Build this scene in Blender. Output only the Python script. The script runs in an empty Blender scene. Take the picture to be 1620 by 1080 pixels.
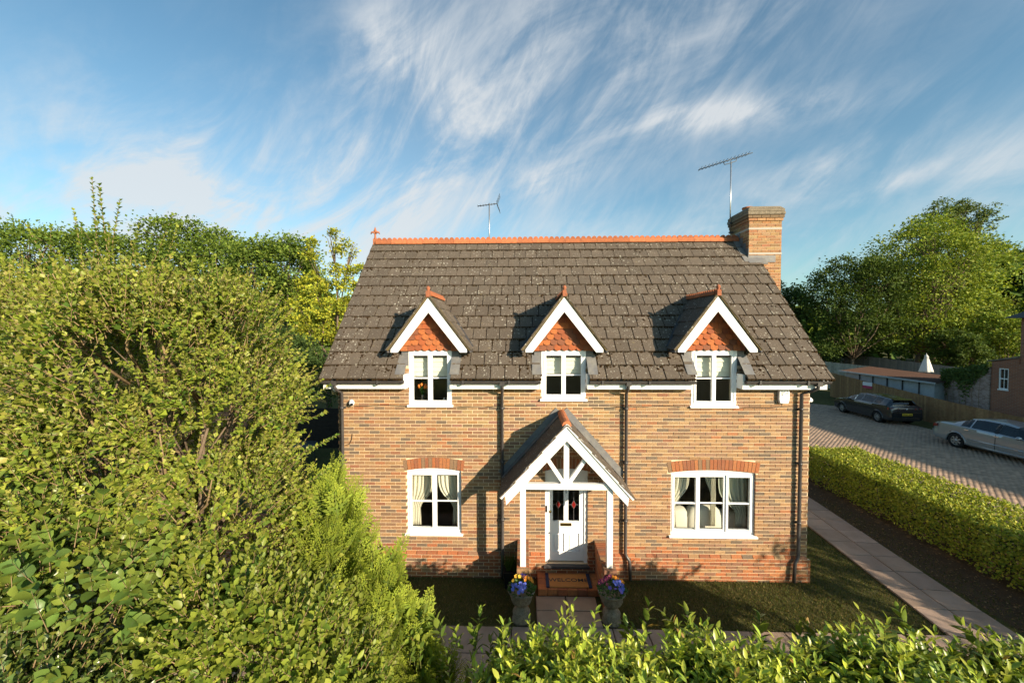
import bpy, math, random
import numpy as np
from mathutils import Vector, Matrix
random.seed(7); rng = np.random.default_rng(7)
scene = bpy.context.scene
COL = scene.collection
R = math.radians

# ------------------------------------------------------------------ camera
CAM = Vector((4.017, -8.42, 5.38))
PITCH, YAW, ROLL = .031, .0285, -.0025
cam_data = bpy.data.cameras.new('camera'); cam = bpy.data.objects.new('camera', cam_data); COL.objects.link(cam)
fw = Vector((-math.sin(YAW)*math.cos(PITCH), math.cos(YAW)*math.cos(PITCH), -math.sin(PITCH)))
rt = Vector((math.cos(YAW), math.sin(YAW), 0)); up = rt.cross(fw)
r2 = rt*math.cos(ROLL)+up*math.sin(ROLL); u2 = up*math.cos(ROLL)-rt*math.sin(ROLL)
M = Matrix((r2, u2, -fw)).transposed().to_4x4(); M.translation = CAM
cam.matrix_world = M
cam_data.sensor_width = 36; cam_data.lens = 625/1620*36; cam_data.clip_end = 3000; cam_data.clip_start = .05
scene.camera = cam

# ------------------------------------------------------------------ sky, sun, exposure
SUN = Vector((.95, -1, .46)).normalized()
EL = math.asin(SUN.z); AZ = math.atan2(SUN.x, SUN.y)
sun_data = bpy.data.lights.new('sun', 'SUN'); sun = bpy.data.objects.new('sun', sun_data); COL.objects.link(sun)
sun_data.energy = 4.4; sun_data.angle = R(.55); sun_data.color = (1, .83, .62)
sun.rotation_euler = SUN.to_track_quat('Z', 'Y').to_euler(); sun.location = (20, -20, 20)
world = bpy.data.worlds.new('World'); scene.world = world; world.use_nodes = True
scene.view_settings.view_transform = 'Standard'; scene.view_settings.look = 'None'
scene.view_settings.exposure = 1.02; scene.view_settings.gamma = 1
scene.view_settings.use_curve_mapping = False
scene.cycles.max_bounces = 6; scene.cycles.diffuse_bounces = 3; scene.cycles.transparent_max_bounces = 10
try: scene.cycles.use_denoising = True
except Exception: pass

def build_world():
    nt = world.node_tree; nt.nodes.clear()
    def N(t, **k):
        n = nt.nodes.new(t)
        for a, b in k.items(): setattr(n, a, b)
        return n
    def L(a, b): nt.links.new(a, b)
    def math_(op, a, b=None, clamp=False):
        n = N('ShaderNodeMath', operation=op, use_clamp=clamp)
        for i, s in enumerate((a, b)):
            if s is None: continue
            if isinstance(s, (int, float)): n.inputs[i].default_value = s
            else: L(s, n.inputs[i])
        return n.outputs[0]
    out = N('ShaderNodeOutputWorld'); bg = N('ShaderNodeBackground'); bg.inputs['Strength'].default_value = .088
    sky = N('ShaderNodeTexSky', sky_type='NISHITA', sun_disc=False)
    sky.sun_elevation = EL; sky.sun_rotation = AZ; sky.air_density = 1.0; sky.dust_density = .8; sky.ozone_density = 1.3
    tc = N('ShaderNodeTexCoord'); v = tc.outputs['Generated']
    # thin cirrus: streaky noise, thicker inside a few long banks of cloud
    def noise(scale, detail, rough, rot, scl, dist=0.):
        m = N('ShaderNodeMapping', vector_type='TEXTURE'); m.inputs['Rotation'].default_value = rot; m.inputs['Scale'].default_value = scl
        L(v, m.inputs['Vector'])
        n = N('ShaderNodeTexNoise'); n.inputs['Scale'].default_value = scale; n.inputs['Detail'].default_value = detail
        n.inputs['Roughness'].default_value = rough; n.inputs['Distortion'].default_value = dist
        L(m.outputs[0], n.inputs['Vector']); return n.outputs['Fac']
    def ray(x, y): return (fw+r2*((x-810)/625)-u2*((y-540)/625)).normalized()
    def bank(xa, ya, xb, yb, width, amount):
        a, b = ray(xa, ya), ray(xb, yb); c = (a+b)/2; e1 = (b-a); h = e1.length/2; e1.normalize()
        e3 = c.normalized(); e2 = e3.cross(e1).normalized()
        s = N('ShaderNodeVectorMath', operation='SUBTRACT'); L(v, s.inputs[0]); s.inputs[1].default_value = c
        tot = None
        for e, w in ((e1, h), (e2, width), (e3, .8)):
            d = N('ShaderNodeVectorMath', operation='DOT_PRODUCT'); L(s.outputs[0], d.inputs[0]); d.inputs[1].default_value = e
            q = math_('POWER', math_('ABSOLUTE', math_('DIVIDE', d.outputs['Value'], w)), 2.)
            tot = q if tot is None else math_('ADD', tot, q)
        return math_('MULTIPLY', math_('POWER', 2.718, math_('MULTIPLY', tot, -1.)), amount)
    banks = [(330, 330, 1180, 20, .17, .62), (560, 20, 690, 130, .07, .5), (0, 180, 420, 320, .13, .6), (-250, 345, 480, 350, .10, .55), (300, 300, 760, 270, .13, .5),
             (780, 310, 960, 265, .035, .6), (980, 195, 1380, 160, .03, .62), (1180, 310, 1460, 220, .04, .5),
             (1300, 335, 1500, 255, .013, .4), (1450, 300, 1700, 190, .06, .4), (300, 400, 1700, 370, .09, .5),
             (-700, 300, -200, 120, .2, .5), (1900, 250, 2600, 100, .2, .5)]
    env = None
    for b_ in banks:
        o = bank(*b_); env = o if env is None else math_('ADD', env, o)
    n1 = noise(2.4, 10, .6, (0, R(-34), R(12)), (1.15, .8, .36), .9)
    n2 = noise(5.5, 9, .66, (0, R(-50), R(-15)), (1.5, .8, .3), 1.3)
    n3 = noise(1.3, 3, .5, (0, 0, 0), (1, 1, 1.6))
    tex = math_('ADD', math_('MULTIPLY', n1, .65), math_('MULTIPLY', n2, .35))
    rm = N('ShaderNodeMapRange', interpolation_type='SMOOTHSTEP'); L(tex, rm.inputs[0])
    rm.inputs[1].default_value = .36; rm.inputs[2].default_value = .70
    far = N('ShaderNodeMapRange', interpolation_type='SMOOTHSTEP'); L(n3, far.inputs[0]); far.inputs[1].default_value = .45; far.inputs[2].default_value = .8
    base = math_('ADD', env, math_('MULTIPLY', far.outputs[0], .22))
    fac = math_('MULTIPLY', base, math_('ADD', math_('MULTIPLY', rm.outputs[0], 1.35), .12), clamp=True)
    fac = math_('MINIMUM', fac, .86)
    mix = N('ShaderNodeMix', data_type='RGBA'); L(fac, mix.inputs[0]); 
    hs = N('ShaderNodeMix', data_type='RGBA', blend_type='MULTIPLY'); hs.inputs[0].default_value = 1; hs.inputs[7].default_value = (.72, .98, .97, 1); L(sky.outputs[0], hs.inputs[6])
    L(hs.outputs[2], mix.inputs[6])
    mix.inputs[7].default_value = (4.3, 4.45, 4.55, 1)
    L(mix.outputs[2], bg.inputs['Color']); L(bg.outputs[0], out.inputs[0])
build_world()

# ------------------------------------------------------------------ helpers
def link(name, mesh, parent=None, mat=None):
    o = bpy.data.objects.new(name, mesh); COL.objects.link(o)
    if parent is not None: o.parent = parent
    if mat is not None and mesh is not None and not mesh.materials: mesh.materials.append(mat)
    return o
def tag(o, label=None, cat=None, group=None, kind=None):
    if label: o['label'] = label
    if cat: o['category'] = cat
    if group: o['group'] = group
    if kind: o['kind'] = kind
    return o
def thing(name, label, cat, group=None, loc=(0, 0, 0), rz=0):
    o = bpy.data.objects.new(name, None); COL.objects.link(o); o.empty_display_size = .2
    o.location = loc; o.rotation_euler = (0, 0, rz)
    return tag(o, label, cat, group)
def np_mesh(name, V, T, tint=None, quads=False, smooth=False):
    V = np.asarray(V, np.float32).reshape(-1, 3); T = np.asarray(T, np.int32); k = T.shape[1]
    me = bpy.data.meshes.new(name)
    me.vertices.add(len(V)); me.vertices.foreach_set('co', V.ravel())
    me.loops.add(T.size); me.loops.foreach_set('vertex_index', T.ravel())
    me.polygons.add(len(T)); me.polygons.foreach_set('loop_start', np.arange(0, T.size, k, dtype=np.int32))
    if smooth: me.polygons.foreach_set('use_smooth', np.ones(len(T), bool))
    if tint is not None:
        a = me.attributes.new('tint', 'FLOAT_COLOR', 'FACE')
        c = np.ones((len(T), 4), np.float32); c[:, :3] = tint; a.data.foreach_set('color', c.ravel())
    me.update(calc_edges=True); me.validate()
    return me
class MB:
    def __init__(s): s.v = []; s.f = []; s.c = []; s.sm = []
    def add(s, vs, fs, tint=(1, 1, 1), smooth=False):
        n = len(s.v); s.v += [tuple(p) for p in vs]
        for f in fs: s.f.append([n+i for i in f]); s.c.append(tint); s.sm.append(smooth)
        return s
    def hexa(s, p, tint=(1, 1, 1), skip=()):
        # p: 0-3 bottom ccw, 4-7 top ccw
        F = {'b': (3, 2, 1, 0), 't': (4, 5, 6, 7), 'f': (0, 1, 5, 4), 'r': (1, 2, 6, 5), 'k': (2, 3, 7, 6), 'l': (3, 0, 4, 7)}
        return s.add(p, [F[k] for k in F if k not in skip], tint)
    def box(s, x0, x1, y0, y1, z0, z1, tint=(1, 1, 1), skip=()):
        return s.hexa([(x0, y0, z0), (x1, y0, z0), (x1, y1, z0), (x0, y1, z0), (x0, y0, z1), (x1, y0, z1), (x1, y1, z1), (x0, y1, z1)], tint, skip)
    def prism(s, pts, a, b, axis='y', tint=(1, 1, 1)):
        # polygon pts (u,w) extruded from a to b along axis
        def P(u, w, t): return {'y': (u, t, w), 'x': (t, u, w), 'z': (u, w, t)}[axis]
        n = len(pts); vs = [P(u, w, a) for u, w in pts]+[P(u, w, b) for u, w in pts]
        return s.add(vs, [list(range(n)), list(range(2*n-1, n-1, -1))]+[(i, i+n, (i+1) % n+n, (i+1) % n) for i in range(n)], tint)
    def bar(s, a, b, w, h, upv=(0, 0, 1), tint=(1, 1, 1)):
        a, b = Vector(a), Vector(b); d = (b-a).normalized(); side = d.cross(Vector(upv)).normalized(); u = side.cross(d).normalized()
        p = []
        for e in (a, b):
            for sx, su in ((-1, -1), (1, -1), (1, 1), (-1, 1)): p.append(e+side*sx*w/2+u*su*h/2)
        return s.add(p, [(3, 2, 1, 0), (4, 5, 6, 7), (0, 1, 5, 4), (1, 2, 6, 5), (2, 3, 7, 6), (3, 0, 4, 7)], tint)
    def tube(s, pts, rad, n=8, tint=(1, 1, 1), cap=True, smooth=True):
        pts = [Vector(p) for p in pts]; m = len(pts)
        if not hasattr(rad, '__len__'): rad = [rad]*m
        vs = []; prev = None
        for i, p in enumerate(pts):
            d = (pts[min(i+1, m-1)]-pts[max(i-1, 0)]).normalized()
            if prev is None: a = d.orthogonal().normalized()
            else: a = (prev-d*prev.dot(d)).normalized()
            prev = a; b = d.cross(a)
            for k in range(n):
                t = 2*math.pi*k/n; vs.append(p+(a*math.cos(t)+b*math.sin(t))*rad[i])
        fs = [(i*n+k, i*n+(k+1) % n, (i+1)*n+(k+1) % n, (i+1)*n+k) for i in range(m-1) for k in range(n)]
        if cap: fs += [tuple(range(n-1, -1, -1)), tuple(range((m-1)*n, m*n))]
        return s.add(vs, fs, tint, smooth)
    def lathe(s, prof, c=(0, 0, 0), n=20, tint=(1, 1, 1), wob=None):
        vs = []; m = len(prof)
        for r, z in prof:
            for k in range(n):
                t = 2*math.pi*k/n; rr = r*(1+(wob(t, z) if wob else 0)); vs.append((c[0]+rr*math.cos(t), c[1]+rr*math.sin(t), c[2]+z))
        fs = [(i*n+k, i*n+(k+1) % n, (i+1)*n+(k+1) % n, (i+1)*n+k) for i in range(m-1) for k in range(n)]
        fs += [tuple(range(n-1, -1, -1)), tuple(range((m-1)*n, m*n))]
        return s.add(vs, fs, tint, True)
    def ball(s, c, r, n=8, m=5, tint=(1, 1, 1)):
        if not hasattr(r, '__len__'): r = (r, r, r)
        vs = []; 
        for i in range(m+1):
            ph = math.pi*i/m-math.pi/2; q = max(math.cos(ph), .02)
            for k in range(n):
                t = 2*math.pi*k/n; vs.append((c[0]+r[0]*q*math.cos(t), c[1]+r[1]*q*math.sin(t), c[2]+r[2]*math.sin(ph)))
        fs = [(i*n+k, i*n+(k+1) % n, (i+1)*n+(k+1) % n, (i+1)*n+k) for i in range(m) for k in range(n)]
        fs += [tuple(range(n-1, -1, -1)), tuple(range(m*n, (m+1)*n))]
        return s.add(vs, fs, tint, True)
    def mesh(s, name):
        me = bpy.data.meshes.new(name); me.from_pydata(s.v, [], s.f)
        a = me.attributes.new('tint', 'FLOAT_COLOR', 'FACE')
        c = np.ones((len(s.f), 4), np.float32); c[:, :3] = np.array(s.c).reshape(-1, 3); a.data.foreach_set('color', c.ravel())
        me.polygons.foreach_set('use_smooth', np.array(s.sm, bool)); me.update()
        return me
    def build(s, name, mat, parent=None, bevel=0):
        o = link(name, s.mesh(name), parent, mat)
        if bevel:
            b = o.modifiers.new('bevel', 'BEVEL'); b.width = bevel; b.segments = 2; b.limit_method = 'ANGLE'
        return o

# ------------------------------------------------------------------ materials
MATS = {}
def mat(name, col=(.5, .5, .5), rough=.7, tint=False, spec=.35, n1=None, n2=None, spots=None, bump=None, metal=0., extra=None, coat=0.):
    """col base; tint: multiply by the piece's own colour; n1/n2 = (scale, amount, colour) noise mottling; spots = (scale, size, colour) discs"""
    m = bpy.data.materials.new(name); m.use_nodes = True; nt = m.node_tree; p = nt.nodes['Principled BSDF']
    def N(t, **k):
        n = nt.nodes.new(t)
        for a, b in k.items(): setattr(n, a, b)
        return n
    L = nt.links.new
    tc = N('ShaderNodeNewGeometry')
    pos = tc.outputs['Position']
    rgb = N('ShaderNodeRGB'); rgb.outputs[0].default_value = (*col, 1); cur = rgb.outputs[0]
    if tint:
        at = N('ShaderNodeAttribute', attribute_name='tint'); mx = N('ShaderNodeMix', data_type='RGBA', blend_type='MULTIPLY'); mx.inputs[0].default_value = 1
        L(cur, mx.inputs[6]); L(at.outputs['Color'], mx.inputs[7]); cur = mx.outputs[2]
    for nn in (n1, n2):
        if not nn: continue
        sc, am, c2 = nn[:3]; thr = nn[3] if len(nn) > 3 else (.42, .66)
        t = N('ShaderNodeTexNoise'); t.inputs['Scale'].default_value = sc; t.inputs['Detail'].default_value = 5; t.inputs['Roughness'].default_value = .62
        L(pos, t.inputs['Vector'])
        r = N('ShaderNodeMapRange'); L(t.outputs['Fac'], r.inputs[0]); r.inputs[1].default_value = thr[0]; r.inputs[2].default_value = thr[1]; r.inputs[4].default_value = am
        mx = N('ShaderNodeMix', data_type='RGBA'); L(r.outputs[0], mx.inputs[0]); L(cur, mx.inputs[6]); mx.inputs[7].default_value = (*c2, 1); cur = mx.outputs[2]
    if spots:
        for sc, size, c2, am in spots:
            vo = N('ShaderNodeTexVoronoi'); vo.inputs['Scale'].default_value = sc; L(pos, vo.inputs['Vector'])
            nz = N('ShaderNodeTexNoise'); nz.inputs['Scale'].default_value = sc*2.3; nz.inputs['Detail'].default_value = 3; L(pos, nz.inputs['Vector'])
            ad = N('ShaderNodeMath', operation='MULTIPLY_ADD'); L(nz.outputs['Fac'], ad.inputs[0]); ad.inputs[1].default_value = .13; L(vo.outputs['Distance'], ad.inputs[2])
            sep = N('ShaderNodeSeparateColor'); L(vo.outputs['Color'], sep.inputs[0])
            th = N('ShaderNodeMath', operation='MULTIPLY'); L(sep.outputs[0], th.inputs[0]); th.inputs[1].default_value = size
            th2 = N('ShaderNodeMath', operation='ADD'); L(th.outputs[0], th2.inputs[0]); th2.inputs[1].default_value = .10
            ls = N('ShaderNodeMath', operation='LESS_THAN'); L(ad.outputs[0], ls.inputs[0]); L(th2.outputs[0], ls.inputs[1])
            am_ = N('ShaderNodeMath', operation='MULTIPLY'); L(ls.outputs[0], am_.inputs[0])
            pt = N('ShaderNodeTexNoise'); pt.inputs['Scale'].default_value = 1.1+sc*.05; pt.inputs['Detail'].default_value = 4; L(pos, pt.inputs['Vector'])
            pm = N('ShaderNodeMapRange'); L(pt.outputs['Fac'], pm.inputs[0]); pm.inputs[1].default_value = .38; pm.inputs[2].default_value = .62; pm.inputs[3].default_value = am*.1; pm.inputs[4].default_value = am; L(pm.outputs[0], am_.inputs[1])
            mx = N('ShaderNodeMix', data_type='RGBA'); L(am_.outputs[0], mx.inputs[0]); L(cur, mx.inputs[6]); mx.inputs[7].default_value = (*c2, 1); cur = mx.outputs[2]
    L(cur, p.inputs['Base Color'])
    p.inputs['Roughness'].default_value = rough; p.inputs['Specular IOR Level'].default_value = spec; p.inputs['Metallic'].default_value = metal
    p.inputs['Coat Weight'].default_value = coat; p.inputs['Coat Roughness'].default_value = .06
    if bump:
        sc, st = bump; t = N('ShaderNodeTexNoise'); t.inputs['Scale'].default_value = sc; t.inputs['Detail'].default_value = 6; L(pos, t.inputs['Vector'])
        b = N('ShaderNodeBump'); b.inputs['Strength'].default_value = st; b.inputs['Distance'].default_value = .02; L(t.outputs['Fac'], b.inputs['Height']); L(b.outputs[0], p.inputs['Normal'])
    MATS[name] = m; return m
def leaf_mat(name, col, gloss=.35, trans=.35, rough=.45):
    m = bpy.data.materials.new(name); m.use_nodes = True; nt = m.node_tree; p = nt.nodes['Principled BSDF']; L = nt.links.new
    at = nt.nodes.new('ShaderNodeAttribute'); at.attribute_name = 'tint'
    mx = nt.nodes.new('ShaderNodeMix'); mx.data_type = 'RGBA'; mx.blend_type = 'MULTIPLY'; mx.inputs[0].default_value = 1
    mx.inputs[6].default_value = (*col, 1); L(at.outputs['Color'], mx.inputs[7]); L(mx.outputs[2], p.inputs['Base Color'])
    p.inputs['Roughness'].default_value = rough; p.inputs['Specular IOR Level'].default_value = gloss*.85
    tr = nt.nodes.new('ShaderNodeBsdfTranslucent'); h = nt.nodes.new('ShaderNodeMix'); h.data_type = 'RGBA'; h.blend_type = 'MULTIPLY'; h.inputs[0].default_value = 1
    L(mx.outputs[2], h.inputs[6]); h.inputs[7].default_value = (1.25, 1.2, .5, 1); L(h.outputs[2], tr.inputs['Color'])
    ms = nt.nodes.new('ShaderNodeMixShader'); ms.inputs[0].default_value = trans
    L(p.outputs[0], ms.inputs[1]); L(tr.outputs[0], ms.inputs[2]); L(ms.outputs[0], nt.nodes['Material Output'].inputs[0])
    MATS[name] = m; return m
def glass_mat(name, tintc=(.95, .97, .965), refl=1.0):
    m = bpy.data.materials.new(name); m.use_nodes = True; nt = m.node_tree; nt.nodes.clear(); L = nt.links.new
    out = nt.nodes.new('ShaderNodeOutputMaterial'); t = nt.nodes.new('ShaderNodeBsdfTransparent'); t.inputs[0].default_value = (*tintc, 1)
    g = nt.nodes.new('ShaderNodeBsdfGlossy'); g.inputs['Roughness'].default_value = .01
    f = nt.nodes.new('ShaderNodeLayerWeight'); f.inputs[0].default_value = .5
    pw = nt.nodes.new('ShaderNodeMath'); pw.operation = 'POWER'; pw.inputs[1].default_value = 5; L(f.outputs['Facing'], pw.inputs[0])
    mu = nt.nodes.new('ShaderNodeMath'); mu.operation = 'MULTIPLY_ADD'; mu.inputs[1].default_value = .9; mu.inputs[2].default_value = .035*refl; mu.use_clamp = True; L(pw.outputs[0], mu.inputs[0])
    s = nt.nodes.new('ShaderNodeMixShader'); L(mu.outputs[0], s.inputs[0]); L(t.outputs[0], s.inputs[1]); L(g.outputs[0], s.inputs[2]); L(s.outputs[0], out.inputs[0])
    MATS[name] = m; return m
def brick_tex(name, c1, c2, mortar, rot=False):
    m = bpy.data.materials.new(name); m.use_nodes = True; nt = m.node_tree; p = nt.nodes['Principled BSDF']; L = nt.links.new
    g = nt.nodes.new('ShaderNodeNewGeometry'); sp = nt.nodes.new('ShaderNodeSeparateXYZ'); L(g.outputs['Position'], sp.inputs[0])
    cb = nt.nodes.new('ShaderNodeCombineXYZ'); ad = nt.nodes.new('ShaderNodeMath'); L(sp.outputs['X'], ad.inputs[0]); L(sp.outputs['Y'], ad.inputs[1])
    L(ad.outputs[0], cb.inputs['X']); L(sp.outputs['Z'], cb.inputs['Y'])
    b = nt.nodes.new('ShaderNodeTexBrick'); L(cb.outputs[0], b.inputs['Vector']); b.inputs['Scale'].default_value = 1
    b.inputs['Brick Width'].default_value = .225; b.inputs['Row Height'].default_value = .075; b.inputs['Mortar Size'].default_value = .006
    b.inputs['Color1'].default_value = (*c1, 1); b.inputs['Color2'].default_value = (*c2, 1); b.inputs['Mortar'].default_value = (*mortar, 1)
    L(b.outputs['Color'], p.inputs['Base Color']); p.inputs['Roughness'].default_value = .9
    MATS[name] = m; return m
mat('brick', (.86, .84, .84), .9, True, .2, (38, .55, (.12, .085, .06)), (95, .35, (.38, .25, .15)), None, (160, .35))
mat('mortar', (.72, .57, .38), .95, False, .1, (9, .4, (.55, .42, .27)), (60, .4, (.7, .57, .4)), None, (200, .3))
mat('roof_tile', (1, 1, 1), .92, True, .2, (5, .5, (.085, .072, .058)), (48, .5, (.16, .135, .11)),
    [(13, .27, (.44, .42, .35), .8), (27, .25, (.46, .44, .38), .65), (7, .14, (.26, .22, .12), .5)], (120, .6))
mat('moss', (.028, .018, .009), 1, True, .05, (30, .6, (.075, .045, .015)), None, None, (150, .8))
mat('mortar_moss', (.2, .155, .075), 1, False, .05, (22, .8, (.08, .055, .02)), None, None, (120, .8))
mat('terracotta', (1, 1, 1), .88, True, .15, (22, .5, (.17, .075, .045)), (60, .3, (.34, .13, .06)), None, (120, .4))
mat('lead', (.15, .15, .155), .6, False, .4, (5, .7, (.25, .235, .20)), (20, .5, (.09, .09, .095)), None, (30, .15))
mat('white_paint', (.82, .82, .8), .42, False, .45, (6, .15, (.72, .71, .67)))
mat('upvc', (.84, .85, .86), .3, False, .5)
mat('grey_plastic', (.055, .05, .05), .35, False, .5, (12, .4, (.09, .085, .08)))
mat('black', (.012, .012, .013), .45)
mat('dark_metal', (.06, .065, .07), .4, False, .5)
mat('pale_metal', (.45, .46, .47), .35, False, .5, metal=.8)
mat('brass', (.5, .36, .12), .3, metal=1)
mat('plaster', (.42, .39, .34), .9)
mat('room_floor', (.16, .12, .09), .8)
mat('curtain', (.66, .62, .5), .9, True)
mat('sofa', (.72, .67, .56), .9, False, .2, (20, .2, (.6, .55, .44)))
mat('blind', (.74, .72, .62), .85, True)
glass_mat('glass'); glass_mat('car_glass', (.45, .5, .5), 2.5)
mat('red_glass', (.2, .014, .012), .2)
mat('stone', (.22, .18, .13), .95, False, .15, (14, .7, (.11, .09, .06)), (40, .4, (.36, .32, .25)), None, (50, .8))
mat('slab', (1, 1, 1), .93, True, .15, (2.5, .6, (.24, .175, .13)), (110, .45, (.46, .36, .28)), None, (260, .5))
mat('paver', (1, 1, 1), .9, True, .2, (2, .4, (.20, .15, .115)), (70, .35, (.36, .29, .23)), None, (150, .4))
mat('soil', (.095, .066, .04), 1, False, .1, (6, .7, (.12, .085, .05)), (50, .6, (.03, .02, .012)), None, (40, 1.))
mat('lawn', (.095, .094, .034), 1, False, .1, (1.6, .7, (.13, .105, .04)), (60, .5, (.04, .044, .016)), None, (120, 1.))
mat('wood_fence', (1, 1, 1), .85, True, .2, (7, .5, (.13, .075, .035)), (30, .3, (.24, .16, .09)), None, (60, .3))
mat('grey_wood', (1, 1, 1), .9, True, .2, (6, .5, (.14, .13, .115)), None, None, (60, .3))
mat('dark_wood', (.022, .017, .014), .8, False, .2, (8, .5, (.035, .028, .022)))
mat('bark', (.17, .125, .085), .95, False, .1, (9, .6, (.08, .06, .04)), (30, .4, (.25, .2, .15)), None, (40, .8))
mat('twig', (.30, .215, .12), .9, False, .1, (20, .5, (.09, .06, .03)))
mat('green_twig', (.16, .17, .05), .8, False, .2, (20, .5, (.14, .1, .04)))
mat('rust', (.075, .04, .027), .85, False, .2, (3, .7, (.06, .035, .025)), (20, .4, (.11, .06, .04)), None, (40, .4))
mat('grey_sheet', (.40, .43, .44), .6, False, .3, (4, .5, (.27, .29, .3)))
mat('canvas', (.62, .62, .6), .9)
mat('slate', (.05, .05, .055), .7, False, .3, (10, .5, (.085, .08, .08)))
mat('mat_coir', (.5, .24, .085), 1, False, .05, (200, .5, (.3, .13, .045)), None, None, (400, .8))
mat('mat_navy', (.02, .03, .07), .95)
mat('flower', (1, 1, 1), .7, True, .2)
brick_tex('red_brick_far', (.33, .125, .065), (.24, .095, .055), (.30, .22, .16))
brick_tex('old_brick', (.40, .29, .25), (.22, .13, .10), (.42, .37, .32))
brick_tex('house_side', (.30, .17, .09), (.22, .13, .08), (.5, .39, .25))
mat('car_dark', (.012, .015, .02), .25, False, .5, coat=1.)
mat('car_silver', (.30, .325, .345), .32, metal=.6, coat=1.)
mat('tyre', (.012, .012, .012), .8)
mat('alloy', (.5, .51, .52), .3, metal=.9)
mat('chrome', (.65, .66, .68), .15, metal=1)
mat('lamp_red', (.25, .01, .012), .15, coat=1.)
mat('lamp_clear', (.6, .62, .63), .1, coat=1.)
mat('plate_yellow', (.72, .52, .04), .5)
mat('interior', (.03, .03, .032), .8)
mat('sign_white', (.75, .75, .76), .5); mat('sign_red', (.45, .05, .11), .5)
# ------------------------------------------------------------------ the setting
def sheet(name, pts, z, m):
    o = MB().add([(x, y, z) for x, y in pts], [list(range(len(pts)))]).build(name, MATS[m]); o['kind'] = 'structure'; return o
sheet('ground', [(-900, -500), (900, -500), (900, 1500), (-900, 1500)], -.03, 'lawn')
lawn = sheet('lawn', [(-14, -13), (12.75, -13), (13.0, 4.2), (10.05, 4.4), (10.05, .02), (0, .02), (-.05, 8.9), (-14, 8.9)], 0, 'lawn')
soil = sheet('soil_bed', [(12.66, -6), (17.2, -6), (17.0, 6.9), (13.1, 6.9), (13.05, 4.2)], .004, 'soil')

def slab_tint():
    t = random.uniform(.82, 1.12); return (.40*t, .29*t, .222*t*random.uniform(.95, 1.05))
def path(name, origin, ang, cols, rows, wx=.6, wy=.6, z=.012, half=False):
    """slabs laid on a sandy bed; each slab is its own piece"""
    ca, sa = math.cos(ang), math.sin(ang)
    root = MB().add([(0, 0, z), (cols*wx, 0, z), (cols*wx, rows*wy, z), (0, rows*wy, z)], [(0, 1, 2, 3)]).build(name, MATS['soil'])
    root.location = (origin[0], origin[1], 0); root.rotation_euler = (0, 0, ang); root['kind'] = 'structure'
    variants = []
    for i in range(8):
        g = .006; b = .008; w, h = wx/2-g, wy/2-g; t = slab_tint()
        p = [(-w, -h, 0), (w, -h, 0), (w, h, 0), (-w, h, 0), (-w+b, -h+b, .03), (w-b, -h+b, .03), (w-b, h-b, .03), (-w+b, h-b, .03)]
        variants.append(MB().hexa(p, t, 'b').mesh('slab'))
        variants[-1].materials.append(MATS['slab'])
    for i in range(cols):
        for j in range(rows):
            o = link('slab', random.choice(variants), root)
            o.location = ((i+.5)*wx, (j+.5)*wy, z+random.uniform(0, .006)); o.rotation_euler = (random.gauss(0, .004), random.gauss(0, .004), random.gauss(0, .004))
    return root
path('front_path', (4.25, -1.47), 0, 2, 2, .6, .41)
path('cross_path', (-2.2, -2.68), 0, 24, 2)
path('side_path', (11.33, -2.6), -.08, 2, 15)
path('house_path', (-1.5, -1.46), 0, 4, 3, .6, .47)

# block-paved drive
drive = sheet('driveway', [(13.05, 4.22), (13.1, 6.92), (17.02, 6.92), (17.2, -8), (25.6, -8), (25.6, 19.2), (22.5, 22), (10.4, 22), (10.4, 4.4)], .006, 'soil')
pav_var = []
def paver_tint():
    t = random.uniform(.75, 1.2); k = random.random()
    return (.42*t, .295*t, .21*t) if k < .7 else (.34*t, .245*t, .18*t)
PW, PL = .1, .2
for i in range(10):
    g = .0045; b = .006; w, h = PL/2-g, PW/2-g
    me = MB().hexa([(-w, -h, 0), (w, -h, 0), (w, h, 0), (-w, h, 0), (-w+b, -h+b, .03), (w-b, -h+b, .03), (w-b, h-b, .03), (-w+b, h-b, .03)], paver_tint(), 'b').mesh('paver')
    me.materials.append(MATS['paver']); pav_var.append(me)
cells = []
yy = -2.0; r = 0
while yy < 21.5:
    xx = 10.5+(r % 2)*PL/2
    while xx < 25.5:
        inside = (yy > 7.0 or xx > 17.3 or (yy > 4.5 and xx < 13.0)) and not (yy > 19.2 and xx > 22.5+(22-yy)*1.1)
        vis = xx-4 < 1.36*(yy+8.42)+.6 and xx-4 > .62*(yy+8.42)*(.98) and (xx > 12.3 or yy > 4.4)
        if inside and vis: cells.append((xx, yy))
        xx += PL
    yy += PW; r += 1
cells.sort(key=lambda c: (c[0]-CAM.x)**2+(c[1]-CAM.y)**2)
for (x, y) in cells[:300]:
    o = link('paver', random.choice(pav_var), drive); o.location = (x, y, .004+random.uniform(0, .004)); o.rotation_euler = (0, 0, random.gauss(0, .01))
rest = np.array(cells[300:])
g = .0045; b = .006; w, h = PL/2-g, PW/2-g
base = np.array([(-w, -h, 0), (w, -h, 0), (w, h, 0), (-w, h, 0), (-w+b, -h+b, .03), (w-b, -h+b, .03), (w-b, h-b, .03), (-w+b, h-b, .03)])
n = len(rest); V = np.repeat(base[None], n, 0); V[:, :, 0] += rest[:, None, 0]; V[:, :, 1] += rest[:, None, 1]; V[:, :, 2] += .004+rng.uniform(0, .004, (n, 1))
Fq = np.array([(4, 5, 6, 7), (0, 1, 5, 4), (1, 2, 6, 5), (2, 3, 7, 6), (3, 0, 4, 7)])
F = (Fq[None]+8*np.arange(n)[:, None, None]).reshape(-1, 4)
tt = np.repeat(np.array([paver_tint() for _ in range(n)]), 5, 0)
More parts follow.
